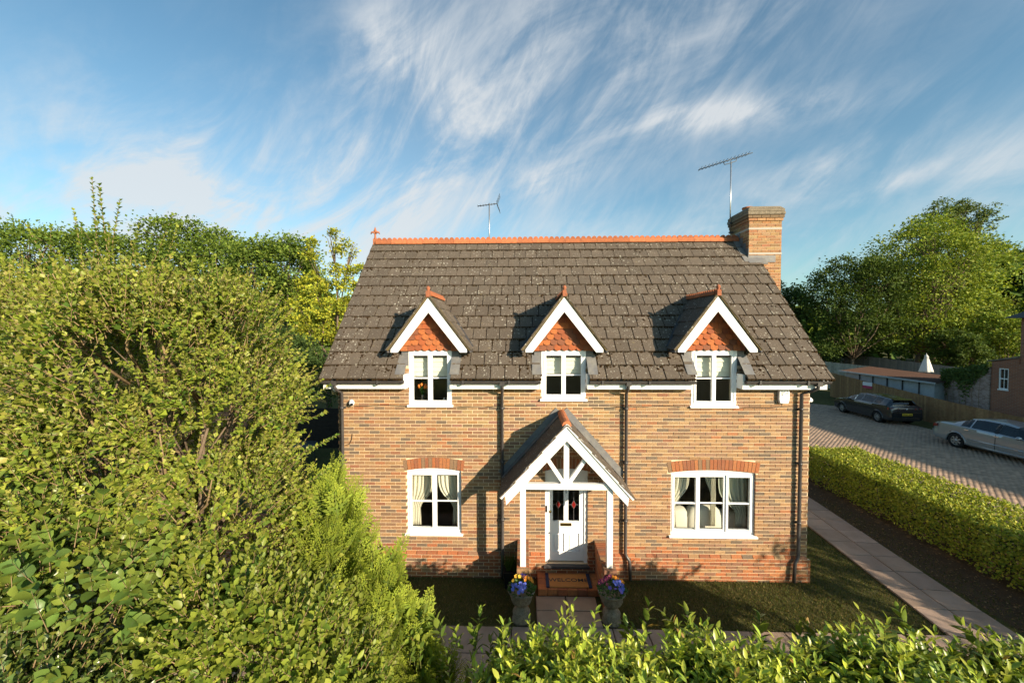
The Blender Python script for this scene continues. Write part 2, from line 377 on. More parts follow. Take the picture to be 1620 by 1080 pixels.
o = link('paving', np_mesh('paving', V, F, tt), drive, MATS['paver']); o['kind'] = 'stuff'

# grass blades on the near lawns
def grass(name, label, regions, n, parent=None):
    P = []
    for (x0, x1, y0, y1, wgt) in regions:
        k = int(n*wgt); P.append(np.c_[rng.uniform(x0, x1, k), rng.uniform(y0, y1, k), np.zeros(k)])
    P = np.concatenate(P); k = len(P); a = rng.uniform(0, 6.283, k); hgt = rng.uniform(.015, .045, k); wd = rng.uniform(.004, .009, k)
    s = np.c_[np.cos(a), np.sin(a), np.zeros(k)]; lean = np.c_[rng.normal(0, .015, k), rng.normal(0, .015, k), hgt]
    V = np.stack([P-s*wd[:, None], P+s*wd[:, None], P+lean], 1); T = np.arange(3*k).reshape(-1, 3)
    pal = np.array([(.08, .10, .024), (.10, .115, .03), (.17, .145, .05), (.25, .19, .08), (.06, .08, .02)])
    tint = pal[rng.choice(5, k, p=[.3, .25, .2, .1, .15])]*rng.uniform(.8, 1.2, (k, 1))
    o = link(name, np_mesh(name, V, T, tint), parent, MATS['grass']); tag(o, label, 'grass', kind='stuff'); return o
leaf_mat('grass', (1, 1, 1), .15, .3, .8)
grass('grass', 'short patchy grass of the front and side lawn', [(0, 4.1, -1.4, 0, .2), (5.5, 10.2, -1.45, -.02, .26), (10.1, 11.7, -2.6, 3.5, .26), (12.5, 13.6, -2.4, 4, .08), (-5, -.1, .1, 8.5, .15), (0, 4.1, -4, -2.7, .05)], 60000)

# ------------------------------------------------------------------ the house
HW = 10.03
house = thing('brick_house', 'brown brick cottage with dark tiled roof, three gabled dormers and white porch', 'house')
WIN = dict(l=(1.48, 2.67, .95, 2.38), r=(7.16, 8.94, .97, 2.38), door=(4.48, 5.40, .31, 2.39))
DW = [(1.555, 2.475, 3.75), (4.41, 5.34, 3.885), (7.57, 8.50, 3.75)]
holes = [WIN['l'], WIN['r'], WIN['door']]+[(a, b, z, 4.93) for a, b, z in DW]
ZT = 4.72
def holed_wall(mb, x0, x1, z0, z1, holes, y0, y1):
    xs = sorted({x0, x1, *[h[0] for h in holes], *[h[1] for h in holes]}); zs = sorted({z0, z1, *[h[2] for h in holes if h[2] < z1], *[min(h[3], z1) for h in holes]})
    def solid(i, j):
        if i < 0 or j < 0 or i >= len(xs)-1 or j >= len(zs)-1: return False
        cx, cz = (xs[i]+xs[i+1])/2, (zs[j]+zs[j+1])/2
        return not any(h[0] < cx < h[1] and h[2] < cz < h[3] for h in holes)
    for i in range(len(xs)-1):
        for j in range(len(zs)-1):
            if not solid(i, j): continue
            a, b, c, d = xs[i], xs[i+1], zs[j], zs[j+1]; sk = ''
            if solid(i-1, j): sk += 'l'
            if solid(i+1, j): sk += 'r'
            if solid(i, j-1): sk += 'b'
            if solid(i, j+1): sk += 't'
            mb.box(a, b, y0, y1, c, d, skip=sk)
core = MB(); holed_wall(core, 0.004, HW-.004, -.05, 4.60, holes, .008, .28)
wall = core.build('wall', MATS['mortar'], house)
sh = MB(); DEP = 5.5
sh.box(0, .25, .281, DEP, -.05, 4.5); sh.box(HW-.25, HW, .281, DEP, -.05, 4.5); sh.box(.251, HW-.251, DEP-.25, DEP, -.05, 4.5)
for x0, x1 in ((.02, .24), (HW-.24, HW-.02)):
    sh.prism([(.05, 4.503), (DEP-.05, 4.503), (DEP/2, 7.5)], x0, x1, 'x')
sh.build('gable_wall', MATS['house_side'], house)
rm = MB(); rm.box(.26, HW-.26, .29, DEP-.26, 2.5, 2.72); rm.box(.26, HW-.26, .29, DEP-.26, .1, .2)
rm.build('floor_slab', MATS['room_floor'], house)
rm = MB(); rm.box(.26, HW-.26, 3.4, 3.5, .21, 2.49); rm.box(3.6, 3.7, .29, 3.39, .21, 2.49); rm.box(6.2, 6.3, .29, 3.39, .21, 2.49)
rm.box(.26, HW-.26, 2.6, 2.7, 2.73, 5.5); rm.box(3.4, 3.5, .29, 2.59, 2.73, 4.6); rm.box(6.5, 6.6, .29, 2.59, 2.73, 4.6)
rm.build('partition', MATS['plaster'], house)

# bricks of the front wall
PAL = [(.43, .255, .12), (.36, .205, .105), (.28, .165, .095), (.20, .145, .10), (.155, .125, .095), (.42, .17, .075), (.45, .29, .15), (.33, .19, .12), (.24, .15, .09), (.39, .22, .10), (.30, .125, .07), (.47, .31, .15)]
PW_ = np.array([.15, .13, .12, .09, .06, .06, .07, .1, .08, .08, .03, .03]); PW_ /= PW_.sum()
RED = [(.46, .135, .045), (.40, .12, .045), (.33, .105, .05), (.48, .17, .06), (.26, .12, .075)]
CH = .075; Z0 = -.0325
def arch_z(win, x, rise=.07):
    a, b, c, d = win; u = (x-(a+b)/2)/((b-a)/2); return d-rise*u*u
def brick_box(mb, x0, x1, y0, z0, z1, t, y1=.1):
    mb.box(x0, x1, y0, y1, z0, z1, t, 'k')
bricks = []
for k in range(62):
    z0 = Z0+k*CH+.006; z1 = z0+CH-.012
    if z0 > 4.5: break
    plinth = k < 7; bevel = k == 7
    off = (k % 2)*.1125
    x = -off
    while x < HW:
        a, b = max(x+.006, -.003), min(x+.225-.006, HW+.003); x += .225
        if b-a < .03: continue
        segs = [(a, b)]
        for ih, h in enumerate(holes):
            h0, h1, hz0, hz1 = h
            if ih < 3:
                hz1 = h[3]+.225
                if z1 > h[3]-.08:
                    hf = (h[1]-h[0])/2; uu = math.sqrt(max(0., (h[3]+.229-z0-.03)/.0665)); hw_ = min((hf+.05)*uu*1.03, hf+.062 if z0 > h[3]-.03 else hf+.052); h0, h1 = (h[0]+h[1])/2-hw_, (h[0]+h[1])/2+hw_
            if z1 > hz0+.01 and z0 < hz1:
                new = []
                for s0, s1 in segs:
                    if s1 <= h0+.003 or s0 >= h1-.003: new.append((s0, s1)); continue
                    if s0 < h0: new.append((s0, h0+.003 if ih > 2 or z1 < h[3]-.08 else h0))
                    if s1 > h1: new.append((h1-.003 if ih > 2 or z1 < h[3]-.08 else h1, s1))
                segs = new
        for s0, s1 in segs:
            if s1-s0 < .02: continue
            t = random.choice(RED) if (plinth or bevel) and random.random() < .8 or (k in (8, 9) and random.random() < .3) else PAL[rng.choice(len(PAL), p=PW_)]
            j = random.uniform(.88, 1.12); t = tuple(c*j for c in t)
            bricks.append((s0, s1, z0, z1, 'p' if plinth else 'b' if bevel else 'w', t))
full = [q for q in bricks if q[4] == 'w' and abs(q[1]-q[0]-.213) < 1e-3]
full.sort(key=lambda q: ((q[0]-CAM.x)**2+(q[2]-CAM.z)**2))
single = set(id(q) for q in full[:300])
bvar = {}
bw = MB()
for q in bricks:
    s0, s1, z0, z1, kd, t = q
    pr_ = random.uniform(-.0025, .0025)
    if id(q) in single:
        i = random.randrange(28)
        if i not in bvar:
            me = MB(); tt = tuple(c*random.uniform(.9, 1.1) for c in PAL[rng.choice(len(PAL), p=PW_)]); e = .004
            me.add([(-.1065, 0, -.0315), (.1065, 0, -.0315), (.1065, 0, .0315), (-.1065, 0, .0315), (-.1065+e, -.004, -.0315+e), (.1065-e, -.004, -.0315+e), (.1065-e, -.004, .0315-e), (-.1065+e, -.004, .0315-e), (-.1065, .09, -.0315), (.1065, .09, -.0315), (.1065, .09, .0315), (-.1065, .09, .0315)],
                   [(4, 5, 6, 7), (0, 1, 5, 4), (1, 2, 6, 5), (2, 3, 7, 6), (3, 0, 4, 7), (8, 9, 1, 0), (9, 10, 2, 1), (10, 11, 3, 2), (11, 8, 0, 3)], tt)
            bvar[i] = me.mesh('brick'); bvar[i].materials.append(MATS['brick'])
        o = link('brick', bvar[i], wall); o.location = ((s0+s1)/2, .003+pr_, (z0+z1)/2); o.rotation_euler = (0, random.gauss(0, .004), 0)
    elif kd == 'w': brick_box(bw, s0, s1, pr_, z0, z1, t)
    elif kd == 'p': brick_box(bw, s0, s1, -.045+pr_, z0, z1, t)
    else: bw.hexa([(s0, -.045, z0), (s1, -.045, z0), (s1, .1, z0), (s0, .1, z0), (s0, -.002, z1), (s1, -.002, z1), (s1, .1, z1), (s0, .1, z1)], t, 'k')
# plinth returns at the two corners, mortar behind the plinth
pm = MB(); pm.box(-.04, HW+.04, -.037, .006, -.05, .265, skip='kt'); pm.box(-.04, 4.478, -.037, .006, .265, Z0+7*CH, skip='kb'); pm.box(5.402, HW+.04, -.037, .006, .265, Z0+7*CH, skip='kb'); pm.build('plinth_mortar', MATS['mortar'], wall)
for k in range(7):
    z0 = Z0+k*CH+.005
    for sx in (-.045, HW-.003):
        for y in np.arange(-.045, .4, .225): bw.box(sx, sx+.048, y, y+.215, z0, z0+.065, random.choice(RED))
# segmental arches of red bricks on end
def arch(win, th=.225):
    a, b, c, d = win; n = int(round((b-a+.1)/.077)); cx = (a+b)/2; half = (b-a)/2+.05
    for i in range(n):
        u0 = -1+2*i/n; u1 = -1+2*(i+1)/n; gp = .005
        def pt(u, top):
            fan = (1.0+.045*top); return (cx+u*half*fan, d-.07*u*u*.95+top*th+.002)
        l0 = pt(u0, 0); l1 = pt(u1, 0); t1 = pt(u1, 1); t0 = pt(u0, 1)
        poly = [(l0[0]+gp, l0[1]), (l1[0]-gp, l1[1]), (t1[0]-gp, t1[1]), (t0[0]+gp, t0[1])]
        col = random.choice(RED[:4]+[(.27, .17, .10)]); bw.prism(poly, -.004, .1, 'y', col)
for k_ in ('l', 'r', 'door'): arch(WIN[k_])
o = bw.build('brickwork', MATS['brick'], wall); o['kind'] = 'stuff'

# ---- windows
def window(x0, x1, z0, z1, lights, rise, yb=.055, sill=True, name='window', bar=None):
    f = MB(); fr = .055; y0, y1 = yb, yb+.07
    x0 -= .008; x1 += .008
    cx = (x0+x1)/2
    def top(x): u = (x-cx)/((x1-x0)/2); return z1-rise*u*u
    f.box(x0, x0+fr, y0, y1, z0, top(x0)-.001); f.box(x1-fr, x1, y0, y1, z0, top(x1)-.001); f.box(x0+fr, x1-fr, y0, y1, z0, z0+fr)
    hb = z1-rise-.06; n = 12
    for i in range(n):
        a = x0+fr+(x1-x0-2*fr)*i/n; b = x0+fr+(x1-x0-2*fr)*(i+1)/n
        f.hexa([(a, y0, hb), (b, y0, hb), (b, y1, hb), (a, y1, hb), (a, y0, top(a)), (b, y0, top(b)), (b, y1, top(b)), (a, y1, top(a))], skip=('r' if i < n-1 else '')+('l' if i else ''))
    W = f.build(name, MATS['upvc'], house)
    xs = [x0+fr]
    tot = sum(lights); inner = x1-x0-2*fr
    for q in lights: xs.append(xs[-1]+inner*q/tot)
    zi0, zi1 = z0+fr, hb
    for i in range(len(lights)):
        a, b = xs[i], xs[i+1]; s = MB(); sw = .045; proud = -.014 if (i % 2 == 0) else .012; ya, yb2 = y0+proud, y1-.012
        a += .001; b -= .001
        s.box(a, a+sw, ya, yb2, zi0, zi1); s.box(b-sw, b, ya, yb2, zi0, zi1); s.box(a+sw, b-sw, ya, yb2, zi0, zi0+sw); s.box(a+sw, b-sw, ya, yb2, zi1-sw, zi1)
        zm = (zi0+zi1)/2+ (bar or 0); s.box(a+sw, b-sw, ya+.012, yb2-.012, zm-.0135, zm+.0135)
        s.build('sash', MATS['upvc'], W)
        for (p0, p1) in ((zi0+sw, zm-.0135), (zm+.0135, zi1-sw)):
            MB().box(a+sw, b-sw, y0+.03, y0+.036, p0, p1).build('pane', MATS['glass'], W)
    if sill:
        s = MB(); s.hexa([(x0-.03, -.055, z0-.035), (x1+.03, -.055, z0-.035), (x1+.03, y0+.0, z0-.035), (x0-.03, y0, z0-.035), (x0-.03, -.055, z0-.012), (x1+.03, -.055, z0-.012), (x1+.03, y0, z0+.012), (x0-.03, y0, z0+.012)])
        s.build('sill', MATS['upvc'], W)
    return W
window(*WIN['l'], [1, 1], .065); window(*WIN['r'], [1, 1.08, 1], .065)
for a, b, z in DW: window(a+.002, b-.002, z, 4.925, [1, 1], .0, yb=.0, bar=.0)

# ---- the front door
x0, x1, z0, z1 = WIN['door']
f = MB(); y0, y1 = .05, .13
f.box(x0, x0+.07, y0, y1, z0, z1-.07); f.box(x1-.07, x1, y0, y1, z0, z1-.07)
cx = (x0+x1)/2
for i in range(10):
    a = x0+.92*i/10; b = x0+.92*(i+1)/10
    tz = lambda x: z1-.07*((x-cx)/.46)**2
    f.hexa([(a, y0-.002, z1-.16), (b, y0-.002, z1-.16), (b, y1, z1-.16), (a, y1, z1-.16), (a, y0-.002, tz(a)), (b, y0-.002, tz(b)), (b, y1, tz(b)), (a, y1, tz(a))], skip=('r' if i < 9 else '')+('l' if i else ''))
door = MB()
dx0, dx1, dz0, dz1 = x0+.073, x1-.073, z0+.03, z1-.163
gl = (dz0+.87, dz1-.16)
def panel_holes(mb, holes, ya, yb):
    holed_wall(mb, dx0, dx1, dz0, dz1, holes, ya, yb)
mid = (dx0+dx1)/2
g1 = (dx0+.10, mid-.05, gl[0], gl[1]); g2 = (mid+.05, dx1-.10, gl[0], gl[1])
p1_ = (dx0+.10, mid-.04, dz0+.2, dz0+.6); p2_ = (mid+.04, dx1-.10, dz0+.2, dz0+.6)
panel_holes(door, [g1, g2, p1_, p2_], .075, .12)
D = door.build('door', MATS['upvc'], house); D['label'] = 'white panelled front door with two leaded glass lights'
f.build('door_frame', MATS['upvc'], D)
for (a, b, c, d) in (p1_, p2_):
    q = MB(); q.box(a, b, .1, .115, c, d); q.box(a+.035, b-.035, .085, .099, c+.035, d-.035); q.build('door_panel', MATS['upvc'], D, bevel=.008)
for (a, b, c, d) in (g1, g2):
    MB().box(a, b, .096, .102, c, d).build('pane', MATS['glass'], D)
    m_ = (a+b)/2; zc = c+(d-c)*.42; q = MB(); q.prism([(m_-.045, zc), (m_, zc-.085), (m_+.045, zc), (m_, zc+.085)], .086, .094, 'y'); q.build('red_diamond', MATS['red_glass'], D)
    q = MB()
    def leadl(p, r_): q.bar((p[0], .09, p[1]), (r_[0], .09, r_[1]), .007, .007, (0, 1, 0))
    for s_ in (-1, 1):
        leadl((m_, zc-.09), (m_+s_*.05, zc)); leadl((m_+s_*.05, zc), (m_, zc+.09)); leadl((m_+s_*.05, zc), (m_+s_*(b-a)/2, zc))
        leadl((m_, d-.2), (m_+s_*.05, d-.1)); leadl((m_+s_*.05, d-.1), (m_, d))
    leadl((m_, c), (m_, zc-.09)); leadl((m_, zc+.09), (m_, d-.2)); q.build('leading', MATS['pale_metal'], D)
    q = MB(); q.prism([(m_-.03, d-.1), (m_, d-.16), (m_+.03, d-.1), (m_, d-.04)], .086, .094, 'y'); q.build('red_diamond', MATS['red_glass'], D)
q = MB(); q.box(mid-.12, mid+.12, .062, .0745, gl[0]-.105, gl[0]-.035); q.build('letterbox', MATS['brass'], D, bevel=.004)
q = MB(); q.box(x0+.018, x0+.05, .035, .0475, 1.42, 1.56); q.build('door_bell', MATS['black'], D)
q = MB(); q.tube([(dx0+.045, .06, 1.42), (dx0+.045, .0745, 1.42)], .028, 12); q.build('lock', MATS['brass'], D)
q = MB(); q.tube([(dx0+.02, .06, .95), (dx0+.02, .0745, .95)], .014, 10); q.build('keyhole', MATS['black'], D)
def text_mesh(txt, size, depth, name):
    cu = bpy.data.curves.new(name, 'FONT'); cu.body = txt; cu.size = size; cu.extrude = depth; cu.align_x = 'CENTER'; cu.align_y = 'CENTER'; cu.offset = size*.008
    ob = bpy.data.objects.new(name+'_tmp', cu); COL.objects.link(ob); dg = bpy.context.evaluated_depsgraph_get(); dg.update()
    me = bpy.data.meshes.new_from_object(ob.evaluated_get(dg)); bpy.data.objects.remove(ob); bpy.data.curves.remove(cu)
    me.name = name; return me
o = link('house_number', text_mesh('1', .15, .006, 'house_number'), D, MATS['black']); o.location = (mid, .066, gl[0]+.78*(gl[1]-gl[0])); o.rotation_euler = (R(90), 0, 0)
# sill, step and landing under the door
MB().box(x0-.03, x1+.03, -.1, .049, z0-.055, z0-.004).build('door_sill', MATS['slate'], D, bevel=.006)
st = MB()
for i in range(7): st.box(4.31+i*.2, 4.31+i*.2+.19, -.62, -.455, .02, .155, random.choice([(.34, .11, .05), (.28, .10, .055), (.4, .15, .06)]))
for i in range(5):
    for j in range(2): st.box(4.31+i*.28, 4.31+i*.28+.27, -.45+j*.2, -.45+j*.2+.19, .02, .153, random.choice([(.36, .14, .06), (.42, .2, .085), (.3, .12, .06)]))
st.build('doorstep', MATS['terracotta'], house, bevel=.004)
# ---- main roof
EY, EZ, RY, RZ = -.345, 4.345, 2.76, 7.80
XL, XR = -.235, 10.235
SL = math.hypot(RY-EY, RZ-EZ); sv = Vector((0, RY-EY, RZ-EZ)).normalized(); nv = Vector((0, -sv.z, sv.y))
NR = 13; GA = SL/NR
def on_roof(x, s, n=0.): p = Vector((x, EY, EZ))+sv*s+nv*n; return p
def rslab(mb, x0, x1, s0, s1, n0, n1, n0b=None, n1b=None, tint=(1, 1, 1), jit=0.):
    """slab lying on the roof slope; n0,n1 = underside/top height at the lower end, n0b,n1b at the upper end"""
    n0b = n0 if n0b is None else n0b; n1b = n1 if n1b is None else n1b
    mb.hexa([on_roof(x0, s0, n0), on_roof(x1, s0, n0), on_roof(x1+jit, s1, n0b), on_roof(x0+jit, s1, n0b), on_roof(x0, s0, n1), on_roof(x1, s0, n1), on_roof(x1+jit, s1, n1b), on_roof(x0+jit, s1, n1b)], tint)
deck = MB()
ints = [(XL+.02, DW[0][0]-.08), (DW[0][1]+.08, DW[1][0]-.08), (DW[1][1]+.08, DW[2][0]-.08), (DW[2][1]+.08, XR-.02)]
for a, b in ints: rslab(deck, a, b, .03, .62, -.06, -.02)
rslab(deck, XL+.02, XR-.02, .621, SL+.01, -.06, -.02)
BY, BZ = 2*RY-EY, EZ
p = [(XL+.02, RY, RZ-.06), (XR-.02, RY, RZ-.06), (XR-.02, BY, BZ-.05), (XL+.02, BY, BZ-.05)]
deck.hexa([p[0], p[1], p[2], p[3], *[(x, y, z+.06) for x, y, z in p]])
roof = deck.build('roof', MATS['slate'], house)
def tile_tint():
    t = random.uniform(.78, 1.2); return (.112*t, .088*t, .067*t)
TW = .2975
tiles = []
for k in range(NR):
    off = (k % 2)*TW/2; x = XL-off
    while x < XR:
        a, b = max(x, XL), min(x+TW, XR); x += TW
        segs = [(a, b)]
        if k < 2:
            for w0, w1, _ in DW:
                n_ = []
                for s0, s1 in segs:
                    if s1 < w0-.03 or s0 > w1+.03: n_.append((s0, s1)); continue
                    if s0 < w0-.03: n_.append((s0, w0-.03))
                    if s1 > w1+.03: n_.append((w1+.03, s1))
                segs = n_
        for s0, s1 in segs:
            if s1-s0 > .04: tiles.append((k, s0+.005, s1-.005))
tvar = {}
def tile_obj(k, s0, s1, mbs=None):
    L_ = GA+.06; w = (s1-s0)/2
    if mbs is not None:
        rslab(mbs, s0, s1, k*GA, k*GA+L_, .014, .046+random.uniform(0, .008), -.012, .008, tile_tint()); return
    key = (round(w, 2), random.randrange(10))
    if key not in tvar:
        b = .006; t = tile_tint()
        lo = [(-w, 0, .014), (w, 0, .014), (w, L_, -.012), (-w, L_, -.012)]; hi = [(-w+b, b*.5, .046), (w-b, b*.5, .046), (w-b, L_, .008), (-w+b, L_, .008)]
        # slightly ragged lower edge
        me = MB().hexa(lo+hi, t).mesh('roof_tile'); me.materials.append(MATS['roof_tile']); tvar[key] = me
    o = link('roof_tile', tvar[key], roof)
    q = Matrix((Vector((1, 0, 0)), sv, nv)).transposed().to_4x4(); q.translation = on_roof((s0+s1)/2, k*GA, random.uniform(0, .010))
    o.matrix_local = q @ Matrix.Rotation(random.gauss(0, .006), 4, 'Z')
tiles.sort(key=lambda t: t[0])
rest = MB(); cnt = 0
for (k, s0, s1) in tiles:
    if cnt < 300 and s1-s0 > .12: tile_obj(k, s0, s1); cnt += 1
    else: tile_obj(k, s0, s1, rest)
o = rest.build('roof_tiling', MATS['roof_tile'], roof); o['kind'] = 'stuff'
# moss in the joints and along the lower edges
ms = MB()
def clump(p, r, n, flat=.5):
    m_ = random.randint(5, 6); a0 = random.random()*6
    t1 = n.orthogonal().normalized(); t2 = n.cross(t1)
    ring = [p+(t1*math.cos(a0+6.283*i/m_)+t2*math.sin(a0+6.283*i/m_))*r*random.uniform(.7, 1.25) for i in range(m_)]
    mid_ = [q+(p-q)*.35+n*r*flat for q in ring]
    c = random.uniform(.6, 1.5); tint = (c, c*random.uniform(.8, 1.1), c)
    ms.add(ring+mid_, [(i, (i+1) % m_, m_+(i+1) % m_, m_+i) for i in range(m_)]+[tuple(range(m_, 2*m_))], tint)
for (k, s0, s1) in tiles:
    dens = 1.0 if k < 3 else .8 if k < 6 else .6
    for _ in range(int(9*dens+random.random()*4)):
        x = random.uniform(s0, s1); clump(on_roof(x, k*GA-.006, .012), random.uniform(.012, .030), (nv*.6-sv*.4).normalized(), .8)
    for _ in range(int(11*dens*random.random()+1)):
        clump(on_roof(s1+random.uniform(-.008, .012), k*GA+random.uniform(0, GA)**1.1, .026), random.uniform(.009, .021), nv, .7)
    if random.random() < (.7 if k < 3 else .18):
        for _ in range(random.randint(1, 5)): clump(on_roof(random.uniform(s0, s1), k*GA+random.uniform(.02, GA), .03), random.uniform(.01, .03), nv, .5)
for w0, w1, _ in DW:       # heavier growth below and beside each dormer
    for _ in range(150):
        sgn = random.choice((-1, 1)); x = (w0 if sgn < 0 else w1)+sgn*abs(random.gauss(.15, .28)); s_ = random.uniform(.03, .8)
        if w0-.03 < x < w1+.03: continue
        clump(on_roof(x, s_, .026), random.uniform(.012, .036), nv, .5)
o = ms.build('moss', MATS['moss'], roof); o['kind'] = 'stuff'
# mortar verge and eaves underlay strip
vg = MB()
for x in (XL-.012, XR-.018):
    vg.hexa([on_roof(x, 0, -.055), on_roof(x+.03, 0, -.055), on_roof(x+.03, SL, -.055), on_roof(x, SL, -.055), on_roof(x, 0, .004), on_roof(x+.03, 0, .004), on_roof(x+.03, SL, .004), on_roof(x, SL, .004)])
vg.build('verge', MATS['mortar_moss'], roof)
# ridge: half-round terracotta tiles, each with a row of round crests
rid = MB()
def crest_tile(ln, rad, ncrest, crest_r):
    mb = MB(); n = 8; vs = []
    for e in (0, ln-.006):
        for i in range(n+1):
            t = math.pi*(-.08+1.16*i/n); vs.append((e, rad*math.cos(t), rad*math.sin(t)))
    mb.add(vs, [(i, i+1, n+2+i, n+1+i) for i in range(n)]+[tuple(range(n, -1, -1)), tuple(range(n+1, 2*n+2))], (.5, .17, .075))
    for c in range(ncrest):
        cx_ = ln*(c+.5)/ncrest; pts = [(cx_+crest_r*1.02*math.cos(math.pi*i/6), rad*.9+crest_r*1.1*math.sin(math.pi*i/6)) for i in range(7)]
        mb.prism(pts, -.02, .02, 'y', (.45, .15, .07))
    return mb
def ridge_run(p0, d, length, ln, rad, ncrest, crest_r, parent):
    n = int(round(length/ln)); ln = length/n; ang = math.atan2(d[1], d[0]); var = []
    for i in range(4):
        me = crest_tile(ln, rad, ncrest, crest_r); f_ = random.uniform(.8, 1.15); me.c = [tuple(q*f_ for q in c) for c in me.c]
        m_ = me.mesh('ridge_tile'); m_.materials.append(MATS['terracotta']); var.append(m_)
    for i in range(n):
        o = link('ridge_tile', random.choice(var), parent); o.location = (p0[0]+d[0]*ln*i, p0[1]+d[1]*ln*i, p0[2]+random.uniform(0, .008)); o.rotation_euler = (random.gauss(0, .01), 0, ang)
ridge_run((XL+.1, RY, RZ+.0), (1, 0), 10.06-XL-.1, .435, .105, 3, .068, roof)
fin = MB(); fx = XL+.06
fin.box(fx-.05, fx+.05, RY-.05, RY+.05, RZ-.02, RZ+.14); fin.lathe([(.05, 0), (.028, .05), (.024, .2), (.045, .23), (.03, .27), (.008, .34)], (fx, RY, RZ+.14), 10)
for s_ in (-1, 1): fin.tube([(fx, RY, RZ+.30), (fx+s_*.06, RY, RZ+.34), (fx+s_*.105, RY, RZ+.33), (fx+s_*.125, RY, RZ+.28)], [.03, .028, .024, .01], 8)
fin.c = [(.42, .15, .075)]*len(fin.c); fin.build('finial', MATS['terracotta'], roof)

# ---- fascia, soffit, gutter, downpipes
fa = MB()
for a, b in [(XL+.03, DW[0][0]-.045), (DW[0][1]+.045, DW[1][0]-.045), (DW[1][1]+.045, DW[2][0]-.045), (DW[2][1]+.045, XR-.03)]:
    m_ = MB(); m_.box(a, b, -.225, -.2, 4.135, 4.30); m_.box(a, b, -.199, -.006, 4.145, 4.16); m_.build('fascia', MATS['white_paint'], house)
    g_ = MB(); n = 8; vs = []
    for x in (a-.01, b+.01):
        for rr in (.06, .053):
            for i in range(n+1): t = math.pi*(1+i/n); vs.append((x, -.288+rr*math.cos(t), 4.315+rr*1.15*math.sin(t)))
    k = n+1; fs = []
    for i in range(n): fs += [(i, i+1, 2*k+i+1, 2*k+i), (3*k+i, 3*k+i+1, k+i+1, k+i), (i, k+i, k+i+1, i+1), (2*k+i, 2*k+i+1, 3*k+i+1, 3*k+i)]
    fs += [(0, 2*k, 3*k, k), (n, k+n, 3*k+n, 2*k+n)]
    g_.add(vs, fs, smooth=False); G = g_.build('gutter', MATS['grey_plastic'], house)
    xx = a+.25
    while xx < b-.1:
        q = MB(); q.box(xx-.02, xx+.02, -.36, -.226, 4.236, 4.245); q.box(xx-.02, xx+.02, -.363, -.353, 4.245, 4.33); q.build('gutter_bracket', MATS['grey_plastic'], G); xx += .95
for x in (XL+.03, XR-.20):      # boxed ends of the eaves
    q = MB(); q.prism([(-.2, 4.0), (-.02, 4.02), (-.0, 4.13), (-.2, 4.13)] if 0 else [(-.198, 4.161), (-.198, 4.29), (.1, 4.55), (.1, 4.161)], x, x+.17, 'x'); q.build('eaves_end', MATS['white_paint'], house)
def pipe(xt, xb, foot, shoe):
    q = MB(); y = -.075
    pts = [(xt, -.288, 4.26), (xt, -.288, 4.17), (xt+(xb-xt)*.3, -.2, 4.1), (xb, y, 4.02), (xb, y, .60)]
    pts += [(xb+foot*.35, y-.02, .53), (xb+foot*.9, y-.045, .47), (xb+foot, y-.05, .42), (xb+foot*1.15, y-.05, .06)] if foot else [(xb, y-.05, .5), (xb, y-.05, .06)]
    q.tube(pts, .034, 10)
    P_ = q.build('downpipe', MATS['grey_plastic'], house)
    for z in (3.7, 2.55, 1.3):
        c = MB(); c.tube([(xb, y, z-.025), (xb, y, z+.025)], .043, 10); c.box(xb-.06, xb+.06, -.035, -.004, z-.018, z+.018); c.build('pipe_clip', MATS['grey_plastic'], P_)
    c = MB(); c.box(xt-.05, xt+.05, -.352, -.225, 4.215, 4.29); c.build('outlet', MATS['grey_plastic'], P_)
pipe(.06, .115, 0, 0); pipe(3.58, 3.565, 0, 0); pipe(6.17, 6.185, .08, 1); pipe(9.98, 9.80, -.10, 1)

